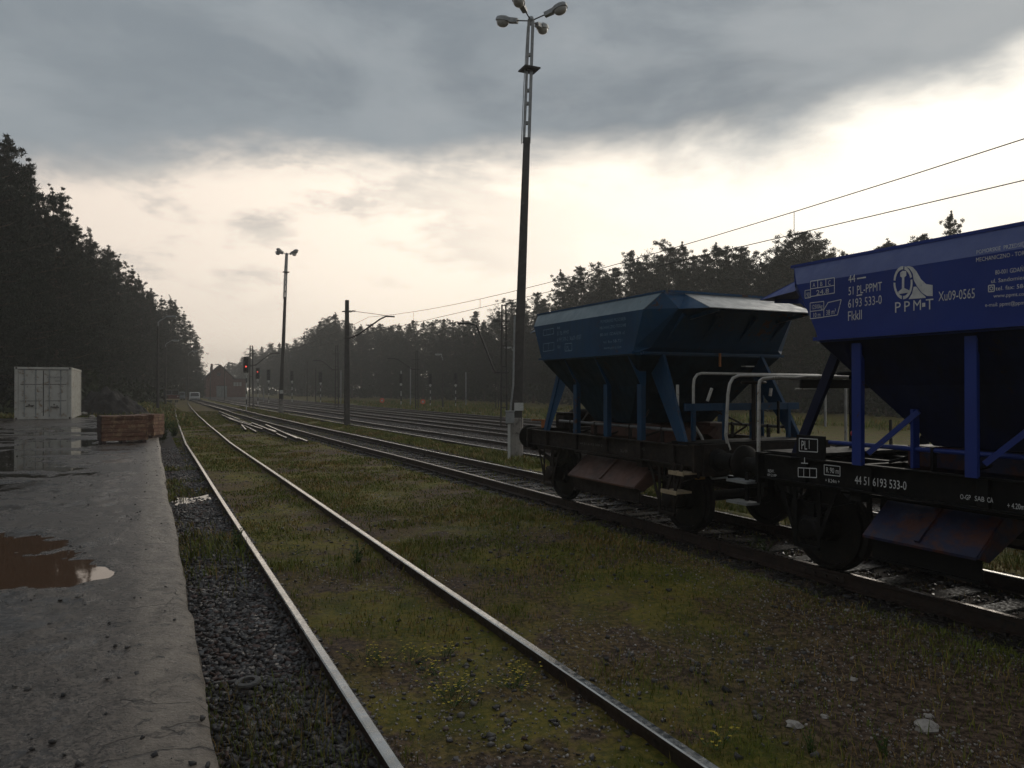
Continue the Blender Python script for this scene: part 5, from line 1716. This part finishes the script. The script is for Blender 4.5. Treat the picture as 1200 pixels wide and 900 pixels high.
FRONT_R = [(268, 424, 300), (283, 418, 290), (296, 409, 270), (308, 406, 250), (318, 403, 235), (328, 402, 225), (338, 402, 215), (348, 398, 205), (357, 392, 198), (366, 384, 190), (376, 376, 180), (385, 372, 176), (394, 367, 172), (402, 374, 168),
           (412, 378, 165), (424, 381, 168), (436, 382, 170), (448, 379, 166), (458, 382, 160), (467, 380, 156), (477, 379, 152), (487, 375, 148), (497, 377, 146), (508, 376, 144), (518, 374, 142), (530, 376, 138), (542, 374, 134), (550, 376, 130), (558, 364, 126),
           (568, 376, 124), (578, 372, 122), (588, 364, 118), (600, 352, 114), (614, 348, 112), (626, 342, 110), (640, 350, 107), (656, 318, 101), (668, 330, 99), (684, 312, 97), (700, 313, 95), (712, 322, 93), (722, 312, 91), (734, 294, 89), (746, 304, 88),
           (758, 304, 87), (770, 299, 84), (784, 287, 82), (798, 286, 81), (810, 298, 80), (824, 296, 79), (838, 287, 77), (852, 290, 76), (866, 288, 75), (878, 298, 74), (890, 306, 73), (903, 300, 72), (914, 292, 70), (928, 277, 68), (944, 273, 67), (958, 284, 67),
           (972, 300, 65), (990, 300, 63), (1010, 300, 62), (1028, 288, 60), (1042, 282, 59), (1058, 290, 58), (1074, 275, 57), (1094, 284, 56), (1117, 249, 55), (1136, 286, 54), (1158, 288, 53), (1180, 284, 52), (1205, 282, 51), (1235, 276, 50), (1270, 270, 49), (1310, 266, 48)]
for i, (u, v, y) in enumerate(FRONT_R):
    k = (0, 1, 2, 0, 2, 1, 0)[i % 7]
    if 915 < u < 965:
        k = 2
    lab = ('misty pine at the far end of the right forest' if y > 195 else 'hazy pine behind the row of signals' if y > 140 else 'hazy pine behind the twin steel mast and lamp mast' if y > 105 else
           'dark pine rising behind the teal wagon' if u < 905 else 'broad dark pine in the gap between the two wagons' if u < 970 else 'lone slender pine top above the rim of the blue wagon' if u == 1117 else 'pine of the right forest behind the blue wagon')
    z = -.1
    plant_tree(PR_R, k, at(u, y), y, z, zz(v, y) - z, lab, GR, 1.0 if u != 1117 else .75)
    off = 5.0
    xx = at(u, y) + off * CT + random.uniform(-1.5, 1.5); yy = y + off * ST + random.uniform(-1, 3)
    if i % 5 != 4 or y < 110:
        plant_tree(PR_R, random.choice((0, 1, 2)), xx, yy, z, (zz(v, y) - z) * random.uniform(.82, .96), 'pine deep inside the right forest, mostly hidden', GR)
    if y < 240:
        plant_tree(PR_R, (2, 0)[i % 2], at(u, y) + 11 * CT + random.uniform(-2, 2), y + 11 * ST, z, (zz(v, y) - z) * random.uniform(.75, .95), 'pine deep inside the right forest, mostly hidden', GR)
    if i % 2 == 0 and y < 260:
        plant_tree(PR_R, 3 if i % 4 == 0 else 2, at(u, y) - 1.0, y - 1.5, z, min(9, (zz(v, y) - z) * random.uniform(.4, .55)), 'low young tree at the foot of the right forest edge', GR)


def thicket(name, pts, h, w, n_, label, mat, size):
    r_ = np.random.default_rng(77)
    cs = []; rs = []
    for (x, y, z) in pts:
        for k in range(n_):
            cs.append((x + r_.normal() * w, y + r_.normal() * w, z + abs(r_.normal()) * h * .5 + .2)); rs.append(.6 + .5 * r_.random())
    V_, Fc = leaf_cloud(cs, rs, 40, size, r_, .9, .6)
    o = np_mesh(name, V_, Fc, mat)
    return tag(o, label, 'undergrowth', kind='stuff')


thicket('forest_undergrowth', [(at(u, y), y + .5, .2) for u, y in zip(np.interp(np.linspace(0, 1, 42), [0, .25, .5, .75, 1], [-20, 80, 140, 190, 236]), np.interp(np.linspace(0, 1, 42), [0, .25, .5, .75, 1], [46, 58, 84, 118, 215]))], 2.2, 1.2, 7, 'dark undergrowth along the foot of the left forest', M['undergrowth'], .5)
thicket('forest_undergrowth', [(at(u, y) + 1, y + .3, -.1) for (u, v, y) in FRONT_R] + [(at(u, y) + 9, y + 5, -.1) for (u, v, y) in FRONT_R] + [(at(u, y) + 17, y + 9, -.1) for (u, v, y) in FRONT_R if y > 80], 3.2, 1.8, 8, 'dark undergrowth along the foot of the right forest', M['undergrowth'], .5)
thicket('far_wood', [(at(u, y) + 20 * CT, y + 20 * ST, .0) for (u, v, y) in FRONT_R if y > 85], 8.0, 3.2, 9, 'far-off wood closing the gaps behind the right forest', M['needle_far'], .9)
for (u, y, h) in ((236, 172, 3.4), (231, 150, 2.6)):
    plant_tree(PR_L, 3, at(u, y), y, -.3, h, 'pale bushy shrub between the forest tip and the brick building', 'shrubs by the brick building', 1.1)
for (u, y, h) in ((241, 215, 5.2), (246, 230, 5.6), (237, 200, 6.5)):
    plant_tree(PR_L, 3, at(u, y), y, -.5, h, 'pale bushy shrub between the forest tip and the brick building', 'shrubs by the brick building', 1.2)
for u in range(262, 402, 5):
    vt = float(np.interp(u, [262, 270, 285, 300, 320, 350, 376, 394, 402], [427, 424, 421, 413, 407, 402, 384, 374, 378])) + random.uniform(1, 7)
    y = float(np.interp(u, [262, 300, 350, 402], [330, 300, 235, 190])) + random.uniform(-6, 10)
    plant_tree(PR_R, random.choice((0, 1, 2)), at(u, y), y, -.2, zz(vt, y) + .2, 'misty pine at the far end of the right forest', GR, 1.15)


# ---------------------------------------------------------------- ground cover
def blades(n, t0, t1, L0, L1, hmin, hmax, dens, zfun, seed, wid=.005, power=1.7):
    r_ = np.random.default_rng(seed)
    t = t0 + (t1 - t0) * r_.random(n) ** power; L = L0 + (L1 - L0) * r_.random(n)
    keep = r_.random(n) < dens(t, L)
    t = t[keep]; L = L[keep]; n = len(t)
    z = zfun(t, L)
    x = -t * ST + L * CT; y = t * CT + L * ST
    dist = np.hypot(x, y)
    h = (hmin + (hmax - hmin) * r_.random(n) ** 1.5) * (.55 + .9 * fbm(x * .8, y * .8, 2, 15))
    a = r_.random(n) * 6.283; ln = h * (.25 + .6 * r_.random(n))
    w = np.maximum(wid, dist * .00055)
    dx, dy = np.cos(a), np.sin(a)
    p = np.stack([x, y, z - .01], -1); s_ = np.stack([-dy, dx, 0 * a], -1) * w[:, None]
    m_ = p + np.stack([dx * ln * .35, dy * ln * .35, h * .6], -1); e = p + np.stack([dx * ln, dy * ln, h], -1)
    V_ = np.stack([p - s_, p + s_, m_ + s_ * .8, m_ - s_ * .8, e], 1)
    base = np.arange(n)[:, None] * 5
    q = base + np.array([0, 1, 2, 3]); tr = base + np.array([3, 2, 4])
    return V_.reshape(-1, 3), q, tr


def blade_obj(name, parts, mat, label):
    V_ = []; T_ = []; o = 0
    for v, q, tr in parts:
        V_.append(v)
        T_.append(q[:, [0, 1, 2]] + o); T_.append(q[:, [0, 2, 3]] + o); T_.append(tr + o)
        o += len(v)
    ob = np_mesh(name, np.concatenate(V_), np.concatenate(T_), mat)
    return tag(ob, label, 'grass', kind='stuff')


def d_yard(t, L):
    x = -t * ST + L * CT; y = t * CT + L * ST
    n = fbm(x * .45, y * .45, 3, 201); n2 = fbm(x * 1.7, y * 1.7, 3, 207)
    d = sstep(.40, .60, n * .55 + n2 * .45)
    c1 = trk(1, t); c2 = trk(2, t)
    d = d * (1 - .8 * sstep(2.1, 1.7, 0 * t + 3) * 0)
    d = np.where(np.abs(np.abs(L - c1) - .75) < .11, d * .15, d)
    near = sstep(9, 4, t)                                    # bare soil close by
    d = d * (1 - .78 * near * sstep(3.0, 4.0, L) * sstep(6.6, 5.2, L))
    strip = (L < c1 - .8)
    d = np.where(strip, d * sstep(14, 30, t) + np.where(t < 30, .0, 0), d)
    d = d * np.where(L > c2 - 1.15, .12, 1.0)
    return np.clip(d + .06 * (~strip), 0, 1)


def d_strip(t, L):       # sparse weeds in the ballast beside the ramp
    x = -t * ST + L * CT; y = t * CT + L * ST
    n = fbm(x * .6, y * .6, 3, 221)
    d = sstep(.50, .64, n) * .75
    return d + .8 * sstep(3.6, 2.6, t) * sstep(1.3, .4, L) * .8


def d_any(t, L):
    x = -t * ST + L * CT; y = t * CT + L * ST
    return sstep(.35, .6, fbm(x * .4, y * .4, 3, 231))


P1 = blades(420000, 1.2, 75, .9, 8.9, .015, .075, d_yard, ground_z, 1, .0028, 2.3)
P1b = blades(130000, 1.2, 26, 1.2, 6.6, .03, .105, lambda t, L: (1 - .85 * sstep(6.5, 4.0, t) * sstep(3.0, 4.0, L)) * sstep(.58, .68, fbm((-t * ST + L * CT) * .9, (t * CT + L * ST) * .9, 3, 241)) * .6 * np.where(np.abs(np.abs(L - trk(1, t)) - .75) < .12, .1, 1), ground_z, 5, .0026, 1.6)
P2 = blades(22000, 1.2, 24, .32, 1.2, .03, .14, d_strip, ground_z, 2, .0026, 1.5)
P3 = blades(110000, 1, 90, 8.9, 10.4, .04, .16, d_any, ground_z, 3, .004, 1.4)
P4 = blades(60000, 46, 130, -14, 2.5, .08, .35, d_any, ground_z, 4, .006, 1.3)
P5 = blades(40000, 26, 120, 23, 40, .08, .4, d_any, ground_z, 6, .008, 1.2)
blade_obj('grass', [P1, P1b, P2], M['grass'], 'thin patchy grass and moss between the two near tracks')
blade_obj('grass', [P3, P4, P5], M['grass'], 'grass strip around the lamp masts and beyond the ramp')


def stones(name, n, t0, t1, L0, L1, s0, s1, dens, zfun, mat, label, seed, power=1.5, flat=.42, lift=.3):
    r_ = np.random.default_rng(seed)
    t = t0 + (t1 - t0) * r_.random(n) ** power; L = L0 + (L1 - L0) * r_.random(n)
    k = r_.random(n) < dens(t, L); t = t[k]; L = L[k]; n = len(t)
    x = -t * ST + L * CT; y = t * CT + L * ST; z = zfun(t, L)
    s_ = s0 + (s1 - s0) * r_.random(n) ** 2.2
    cube = np.array([[-1, -1, -1], [1, -1, -1], [1, 1, -1], [-1, 1, -1], [-1, -1, 1], [1, -1, 1], [1, 1, 1], [-1, 1, 1]]) * .5
    v = cube[None] * (.55 + .75 * r_.random((n, 8, 3))) * np.stack([s_, s_ * (.55 + .5 * r_.random(n)), s_ * flat * (.5 + .7 * r_.random(n))], -1)[:, None, :]
    a = r_.random(n) * 6.283; b = r_.normal(size=n) * .45
    cb, sb = np.cos(b), np.sin(b)
    v = np.stack([v[..., 0] * cb[:, None] - v[..., 2] * sb[:, None], v[..., 1], v[..., 0] * sb[:, None] + v[..., 2] * cb[:, None]], -1)
    ca, sa = np.cos(a), np.sin(a)
    v = np.stack([v[..., 0] * ca[:, None] - v[..., 1] * sa[:, None], v[..., 0] * sa[:, None] + v[..., 1] * ca[:, None], v[..., 2]], -1)
    v = v + np.stack([x, y, z + s_ * lift * flat], -1)[:, None, :]
    f = np.array([[3, 2, 1, 0], [4, 5, 6, 7], [0, 1, 5, 4], [1, 2, 6, 5], [2, 3, 7, 6], [3, 0, 4, 7]])
    Fc = (np.arange(n)[:, None, None] * 8 + f[None]).reshape(-1, 4)
    o = np_mesh(name, v.reshape(-1, 3), Fc, mat)
    return tag(o, label, 'stones', kind='stuff')


one = lambda t, L: np.ones_like(t)
stones('ballast_gravel', 52000, 1.3, 30, .20, 1.28, .016, .066, lambda t, L: 1 - .65 * sstep(.55, .68, fbm((-t * ST + L * CT) * .6, (t * CT + L * ST) * .6, 3, 221)), ground_z, M['ballast'], 'dark wet ballast stones between the ramp edge and the first rail', 301, 1.7)
stones('ballast_gravel', 4000, 1.3, 26, 1.25, 2.75, .012, .045, lambda t, L: sstep(.48, .33, fbm((-t * ST + L * CT) * .45, (t * CT + L * ST) * .45, 3, 201)) * .35, ground_z, M['ballast'], 'dark stones between the rails of the first track', 302, 1.8)
stones('ballast_gravel', 16000, 1.3, 34, 6.2, 9.0, .025, .07, one, ground_z, M['ballast'], 'dark wet ballast under the wagons', 303, 1.3)
stones('ballast_gravel', 26000, 8, 80, 10.1, 17, .03, .08, one, ground_z, M['ballast'], 'ballast of the tracks behind the lamp mast', 304, 1.2)
stones('grit', 64000, 1.3, 26, 1.0, 6.6, .003, .018, lambda t, L: .10 + .90 * sstep(.46, .60, fbm((-t * ST + L * CT) * .8, (t * CT + L * ST) * .8, 3, 251)), ground_z, M['pebble'], 'pale grit scattered over the bare soil', 305, 1.9, .8)
stones('grit', 9000, 1.2, 12, 1.8, 6.6, .01, .05, lambda t, L: .3 * sstep(.5, .62, fbm((-t * ST + L * CT) * .7, (t * CT + L * ST) * .7, 3, 257)), ground_z, M['crumb'], 'dark clods and small stones on the bare soil', 306, 1.5, .7)
stones('paving_crumbs', 9000, 1.2, 26, -7, .24, .005, .028, lambda t, L: .15 + .85 * sstep(.5, .62, fbm((-t * ST + L * CT) * 1.1, (t * CT + L * ST) * 1.1, 3, 261)), plat_h, M['crumb'], 'crumbs of broken paving on the ramp', 307, 2.0, .7, .2)

# a few stones one can tell apart
for (u, v, s_, lab) in ((1084, 852, .13, 'pale flat stone on the bare soil at the lower right'), (1087, 836, .055, 'small white stone just above the pale flat stone'), (966, 839, .05, 'small pale stone left of the pale flat stone'), (930, 850, .09, 'rounded pale stone at the left of the bare soil patch'), (992, 711, .05, 'small white stone in the grass below the blue wagon'), (1000, 793, .06, 'upright pale chip in the middle of the bare soil')):
    y = 2.1 * F / (v - CY)
    bm = bmesh.new(); bmesh.ops.create_icosphere(bm, subdivisions=2, radius=s_ * .55)
    rr = random.Random(int(u))
    for v_ in bm.verts:
        v_.co *= .7 + .55 * rr.random(); v_.co.z *= .5
    me = bpy.data.meshes.new('stone'); bm.to_mesh(me); bm.free(); me.materials.append(M['stone_pale'])
    o = bpy.data.objects.new('stone', me); COL.objects.link(o)
    t_, L_ = toTL(at(u, y), y)
    o.location = (at(u, y), y, float(ground_z(t_, L_)) + s_ * .12)
    tag(o, lab, 'stone')
# rubber ring in the ballast
y = 2.13 * F / (806 - CY)
o = MB().lathe([(.045, -.008), (.085, -.008), (.088, .0), (.082, .012), (.05, .014), (.045, .0), (.045, -.008)], (0, 0, 0), 'Z', 30)
o = MB()
n_ = 30; prof = [(.048, -.01), (.088, -.01), (.092, 0), (.086, .012), (.052, .014), (.047, .004)]
o.loft([[((r_) * math.cos(a), (r_) * math.sin(a), h_) for a in np.linspace(0, 2 * math.pi, n_ + 1)[:-1]] for r_, h_ in prof + [prof[0]]])
t_, L_ = toTL(at(291, y), y)
ob = o.build('rubber_ring', M['rubber'], smooth=True, loc=(at(291, y), y, float(ground_z(t_, L_)) + .06))
ob.rotation_euler = (.06, -.05, 0)
tag(ob, 'grey rubber ring lying on the ballast near the ramp edge', 'ring')


# weeds and flowers
def flower_clump(u, v, n_, label, spread=.12):
    y = 2.08 * F / (v - CY)
    x = at(u, y); t_, L_ = toTL(x, y); z = float(ground_z(t_, L_))
    r = thing('flower_clump', (x, y, z), label, 'wild flower', 0, 'yellow flower clumps between the rails')
    rr = random.Random(int(u * 7 + v)); st = MB(); fl_ = MB(); lf = MB()
    for k in range(n_):
        a = rr.uniform(0, 6.28); d = spread * rr.random() ** .6; h = rr.uniform(.04, .10)
        p0 = Vector((math.cos(a) * d * .4, math.sin(a) * d * .4, -.01)); p1 = Vector((math.cos(a) * d, math.sin(a) * d, h))
        st.tube([p0, (p0 + p1) / 2 + Vector((0, 0, .01)), p1], .0016, 4)
        for j in range(5):
            b = j * 1.2566 + a; w = rr.uniform(.006, .010)
            c_ = p1
            fl_.add([c_, c_ + Vector((math.cos(b - .5) * w, math.sin(b - .5) * w, .003)), c_ + Vector((math.cos(b) * w * 1.5, math.sin(b) * w * 1.5, .004)), c_ + Vector((math.cos(b + .5) * w, math.sin(b + .5) * w, .003))], [(0, 1, 2, 3)])
        for j in range(4):
            b = rr.uniform(0, 6.28); q = p0 + (p1 - p0) * rr.uniform(.2, .8); w = rr.uniform(.012, .028)
            e = Vector((math.cos(b), math.sin(b), .3)) * w; s_ = Vector((-math.sin(b), math.cos(b), 0)) * w * .28
            lf.add([q, q + e * .5 + s_, q + e, q + e * .5 - s_], [(0, 1, 2, 3)])
    st.build('stem', M['weed_leaf'], r); lf.build('leaf', M['weed_leaf'], r); fl_.build('blossom', M['flower_yellow'], r)


FL = [(428, 768, 16), (446, 772, 22), (481, 768, 24), (497, 782, 16), (520, 762, 12), (524, 806, 26), (532, 818, 22), (606, 800, 20), (612, 786, 10), (604, 802, 12), (838, 868, 14), (318, 598, 18), (302, 636, 20), (332, 646, 18), (322, 577, 16), (334, 574, 14), (297, 624, 16)]
for i, (u, v, n_) in enumerate(FL):
    flower_clump(u, v, n_, ('yellow flower clump right of the shiny right rail, near the bottom edge' if u == 838 else 'low yellow flower clump between the rails, near the camera' if v > 700 else 'yellow flower clump between the rails in the middle distance'), .15 + .08 * (n_ > 15) + (.16 if v < 700 else 0))


def weed(u, v, h, lab, seedy=False, n_=1, plat=False, wide=.1):
    y = 2.1 * F / (v - CY)
    x = at(u, y); t_, L_ = toTL(x, y); z = float(ground_z(t_, L_))
    r = thing('tall_weed', (x, y, z), lab, 'weed')
    rr = random.Random(int(u + v)); st = MB(); lf = MB()
    for k in range(n_):
        a = rr.uniform(0, 6.28); dx, dy = math.cos(a) * wide * rr.random(), math.sin(a) * wide * rr.random(); hh = h * rr.uniform(.7, 1)
        p = [Vector((dx * .3, dy * .3, -.02)), Vector((dx * .6, dy * .6, hh * .5)), Vector((dx * 1.3, dy * 1.3, hh))]
        st.tube(p, [.003, .0025, .001], 5)
        m_ = 60 if seedy else 36
        for j in range(m_):
            f_ = (.45 + .55 * rr.random()) if seedy else (.1 + .9 * rr.random()); b = rr.uniform(0, 6.28)
            q = p[0].lerp(p[1], f_ * 2) if f_ < .5 else p[1].lerp(p[2], f_ * 2 - 1)
            w = (rr.uniform(.008, .02) if seedy else rr.uniform(.03, .09)) * (1.25 - f_ * .6) * (1 if seedy else h / .5)
            e = Vector((math.cos(b), math.sin(b), .7)) * w; s_ = Vector((-math.sin(b), math.cos(b), 0)) * w * .22
            lf.add([q, q + e * .5 + s_, q + e, q + e * .5 - s_], [(0, 1, 2, 3)])
    st.build('stem', M['seed_stem'] if seedy else M['weed_leaf'], r); lf.build('leaf', M['seed_stem'] if seedy else M['weed_leaf'], r)
    return r


weed(263, 856, .36, 'tall thin seed stalk in the ballast near the rubber ring', True)
weed(292, 872, .20, 'short seed stalk right of the tall thin seed stalk', True, 2, wide=.05)
weed(341, 893, .14, 'small dry weed beside the near end of the left rail', True, 3, wide=.06)
weed(190, 517, 1.0, 'bushy green weed at the ramp edge right of the crates', False, 16, wide=.45)
weed(204, 512, .8, 'smaller green weed between the ramp corner and the first rail', False, 10, wide=.4)
weed(418, 660, .3, 'green weed tuft inside the first track', False, 6, wide=.12)
weed(275, 640, .3, 'green weed leaning on the left rail', False, 6, wide=.15)
weed(950, 880, .14, 'light green seedling at the bottom right in bare soil', False, 4, wide=.06)
weed(1036, 884, .16, 'light green seedling right of the first one in bare soil', False, 4, wide=.06)
weed(895, 560 + 85, .3, 'weed tuft against the near rail below the wagons', False, 8, wide=.2)
weed(600, 566, .35, 'thin weed standing by the near rail left of the teal wagon', True, 5, wide=.15)

# ---------------------------------------------------------------- misty air
hz = MB().box((0, 0, 13.0), (1340, 1340, 34)).build('haze', None)
hz.data.materials.clear()
hm = bpy.data.materials.new('misty_air'); hm.use_nodes = True
for nd in list(hm.node_tree.nodes):
    if nd.type != 'OUTPUT_MATERIAL':
        hm.node_tree.nodes.remove(nd)
pv = hm.node_tree.nodes.new('ShaderNodeVolumePrincipled')
pv.inputs['Color'].default_value = (.86, .84, .80, 1); pv.inputs['Density'].default_value = .0015; pv.inputs['Anisotropy'].default_value = .35
hm.node_tree.links.new(pv.outputs[0], hm.node_tree.nodes['Material Output'].inputs['Volume'])
hz.data.materials.append(hm)
hz['kind'] = 'stuff'
tag(hz, 'thin mist hanging over the rail yard', 'haze')

# ---------------------------------------------------------------- sky, sun
w = bpy.data.worlds.new('World'); SC.world = w; w.use_nodes = True
t = NT(w.node_tree)
bg = t.n['Background']
SUN_AZ, SUN_EL = math.radians(36), math.radians(24)
sky = t.new('ShaderNodeTexSky', sky_type='NISHITA'); sky.sun_disc = False; sky.sun_elevation = SUN_EL; sky.sun_rotation = SUN_AZ
gen = t.new('ShaderNodeTexCoord').outputs['Generated']
sep = t.new('ShaderNodeSeparateXYZ'); t.put(sep.inputs[0], gen)
az = t.math('ARCTAN2', sep.outputs[0], sep.outputs[1]); e = sep.outputs[2]
# clouds get flatter towards the horizon: project on a layer
hgt = t.math('ADD', t.math('MAXIMUM', e, 0.0), .12)
cmb = t.new('ShaderNodeCombineXYZ')
t.put(cmb.inputs[0], t.math('DIVIDE', sep.outputs[0], hgt)); t.put(cmb.inputs[1], t.math('DIVIDE', sep.outputs[1], hgt)); cmb.inputs[2].default_value = .3
lay = cmb.outputs[0]
n_big = t.noise(lay, .55, 6, .55, .3)
wide = t.vscale(gen, (1.0, 1.0, 2.6))
n_dir = t.noise(wide, 3.2, 7, .58, .35); n_mid = t.noise(wide, 6.5, 6, .6, .4); n_fine = t.noise(wide, 12, 5, .6)
edge = t.math('ADD', .295, t.ss(az, .25, .58, 0.0, .055))
edge = t.math('ADD', edge, t.ss(az, .56, .80, .0, .16))
edge = t.math('ADD', edge, t.ss(az, -.65, -.2, -.055, .0))
ew = t.math('ADD', e, t.math('ADD', t.math('MULTIPLY', t.math('SUBTRACT', n_dir, .5), .13), t.math('MULTIPLY', t.math('SUBTRACT', n_fine, .5), .035)))
dark = t.ss(t.math('SUBTRACT', ew, edge), -.05, .035)
front = t.ss(t.math('ABSOLUTE', t.math('SUBTRACT', az, .25)), .85, 1.35, 1.0, 0.0)
lit = t.mix(t.ss(az, -.62, -.05), (1.02, .885, .76), (1.36, 1.20, 1.01))
lit = t.mix(t.ss(az, -.1, .45), lit, (1.42, 1.33, 1.17))
lit = t.mix(t.ss(e, .0, .10), t.mix(t.ss(az, -.5, .2), (1.5, 1.29, 1.09), (1.85, 1.66, 1.41)), lit)
patch = t.ss(t.math('ADD', t.math('ADD', t.math('MULTIPLY', n_dir, .35), t.math('MULTIPLY', n_mid, .40)), t.math('MULTIPLY', n_fine, .25)), .475, .575)
patch = t.math('MULTIPLY', patch, t.ss(az, -.35, .15, .70, .08))
patch = t.math('MULTIPLY', patch, t.ss(e, .07, .17))
lit = t.mix(patch, lit, (.52, .49, .465))
lit = t.mix(t.math('MULTIPLY', t.ss(n_mid, .54, .70), .35), lit, (1.3, 1.17, .98))
gloom = t.mix(t.ss(n_dir, .36, .64), (.215, .248, .278), (.335, .37, .395))
gloom = t.mix(t.math('MULTIPLY', t.ss(n_mid, .45, .68), .22), gloom, (.44, .455, .465))
gloom = t.mix(t.ss(az, -.6, .1, .35, .0), gloom, (.33, .37, .40))
back = t.mix(t.ss(n_big, .35, .65), (.19, .203, .22), (.28, .292, .305))
lit = t.mix(front, back, lit)
gloom = t.mix(t.ss(front, .0, .6), back, gloom)
cloud = t.mix(dark, lit, gloom)
cloud = t.mix(t.ss(e, .50, .85), cloud, t.mix(n_big, (.22, .245, .27), (.33, .355, .375)))
STR = .1
sc_ = t.new('ShaderNodeVectorMath', operation='SCALE'); t.put(sc_.inputs[0], cloud); sc_.inputs['Scale'].default_value = 1 / STR
t.put(bg.inputs['Color'], t.mix(.97, sky.outputs[0], sc_.outputs[0]))
bg.inputs['Strength'].default_value = STR

sun = bpy.data.lights.new('sun', 'SUN'); sun.energy = .5; sun.angle = math.radians(25); sun.color = (1, .93, .82)
so = bpy.data.objects.new('sun', sun); COL.objects.link(so)
d = Vector((math.sin(SUN_AZ) * math.cos(SUN_EL), math.cos(SUN_AZ) * math.cos(SUN_EL), math.sin(SUN_EL)))
so.rotation_euler = d.to_track_quat('Z', 'Y').to_euler(); so.location = (0, 0, 40)

# ---------------------------------------------------------------- camera and render settings
cam = bpy.data.cameras.new('camera'); cam.sensor_width = 36; cam.lens = 36 * F / 1200; cam.clip_end = 5000; cam.clip_start = .05
co = bpy.data.objects.new('camera', cam); COL.objects.link(co)
co.location = (0, 0, CAMZ); co.rotation_euler = (math.pi / 2 + math.atan(5 / F), 0, 0)
SC.camera = co
vs_ = SC.view_settings
vs_.view_transform = 'Standard'; vs_.look = 'None'; vs_.exposure = 0; vs_.gamma = 1; vs_.use_curve_mapping = False
cy = SC.cycles
cy.use_denoising = True
cy.max_bounces = 6; cy.diffuse_bounces = 3; cy.glossy_bounces = 3; cy.transmission_bounces = 2; cy.volume_bounces = 1; cy.transparent_max_bounces = 4
cy.sample_clamp_indirect = 6; cy.caustics_reflective = False; cy.caustics_refractive = False
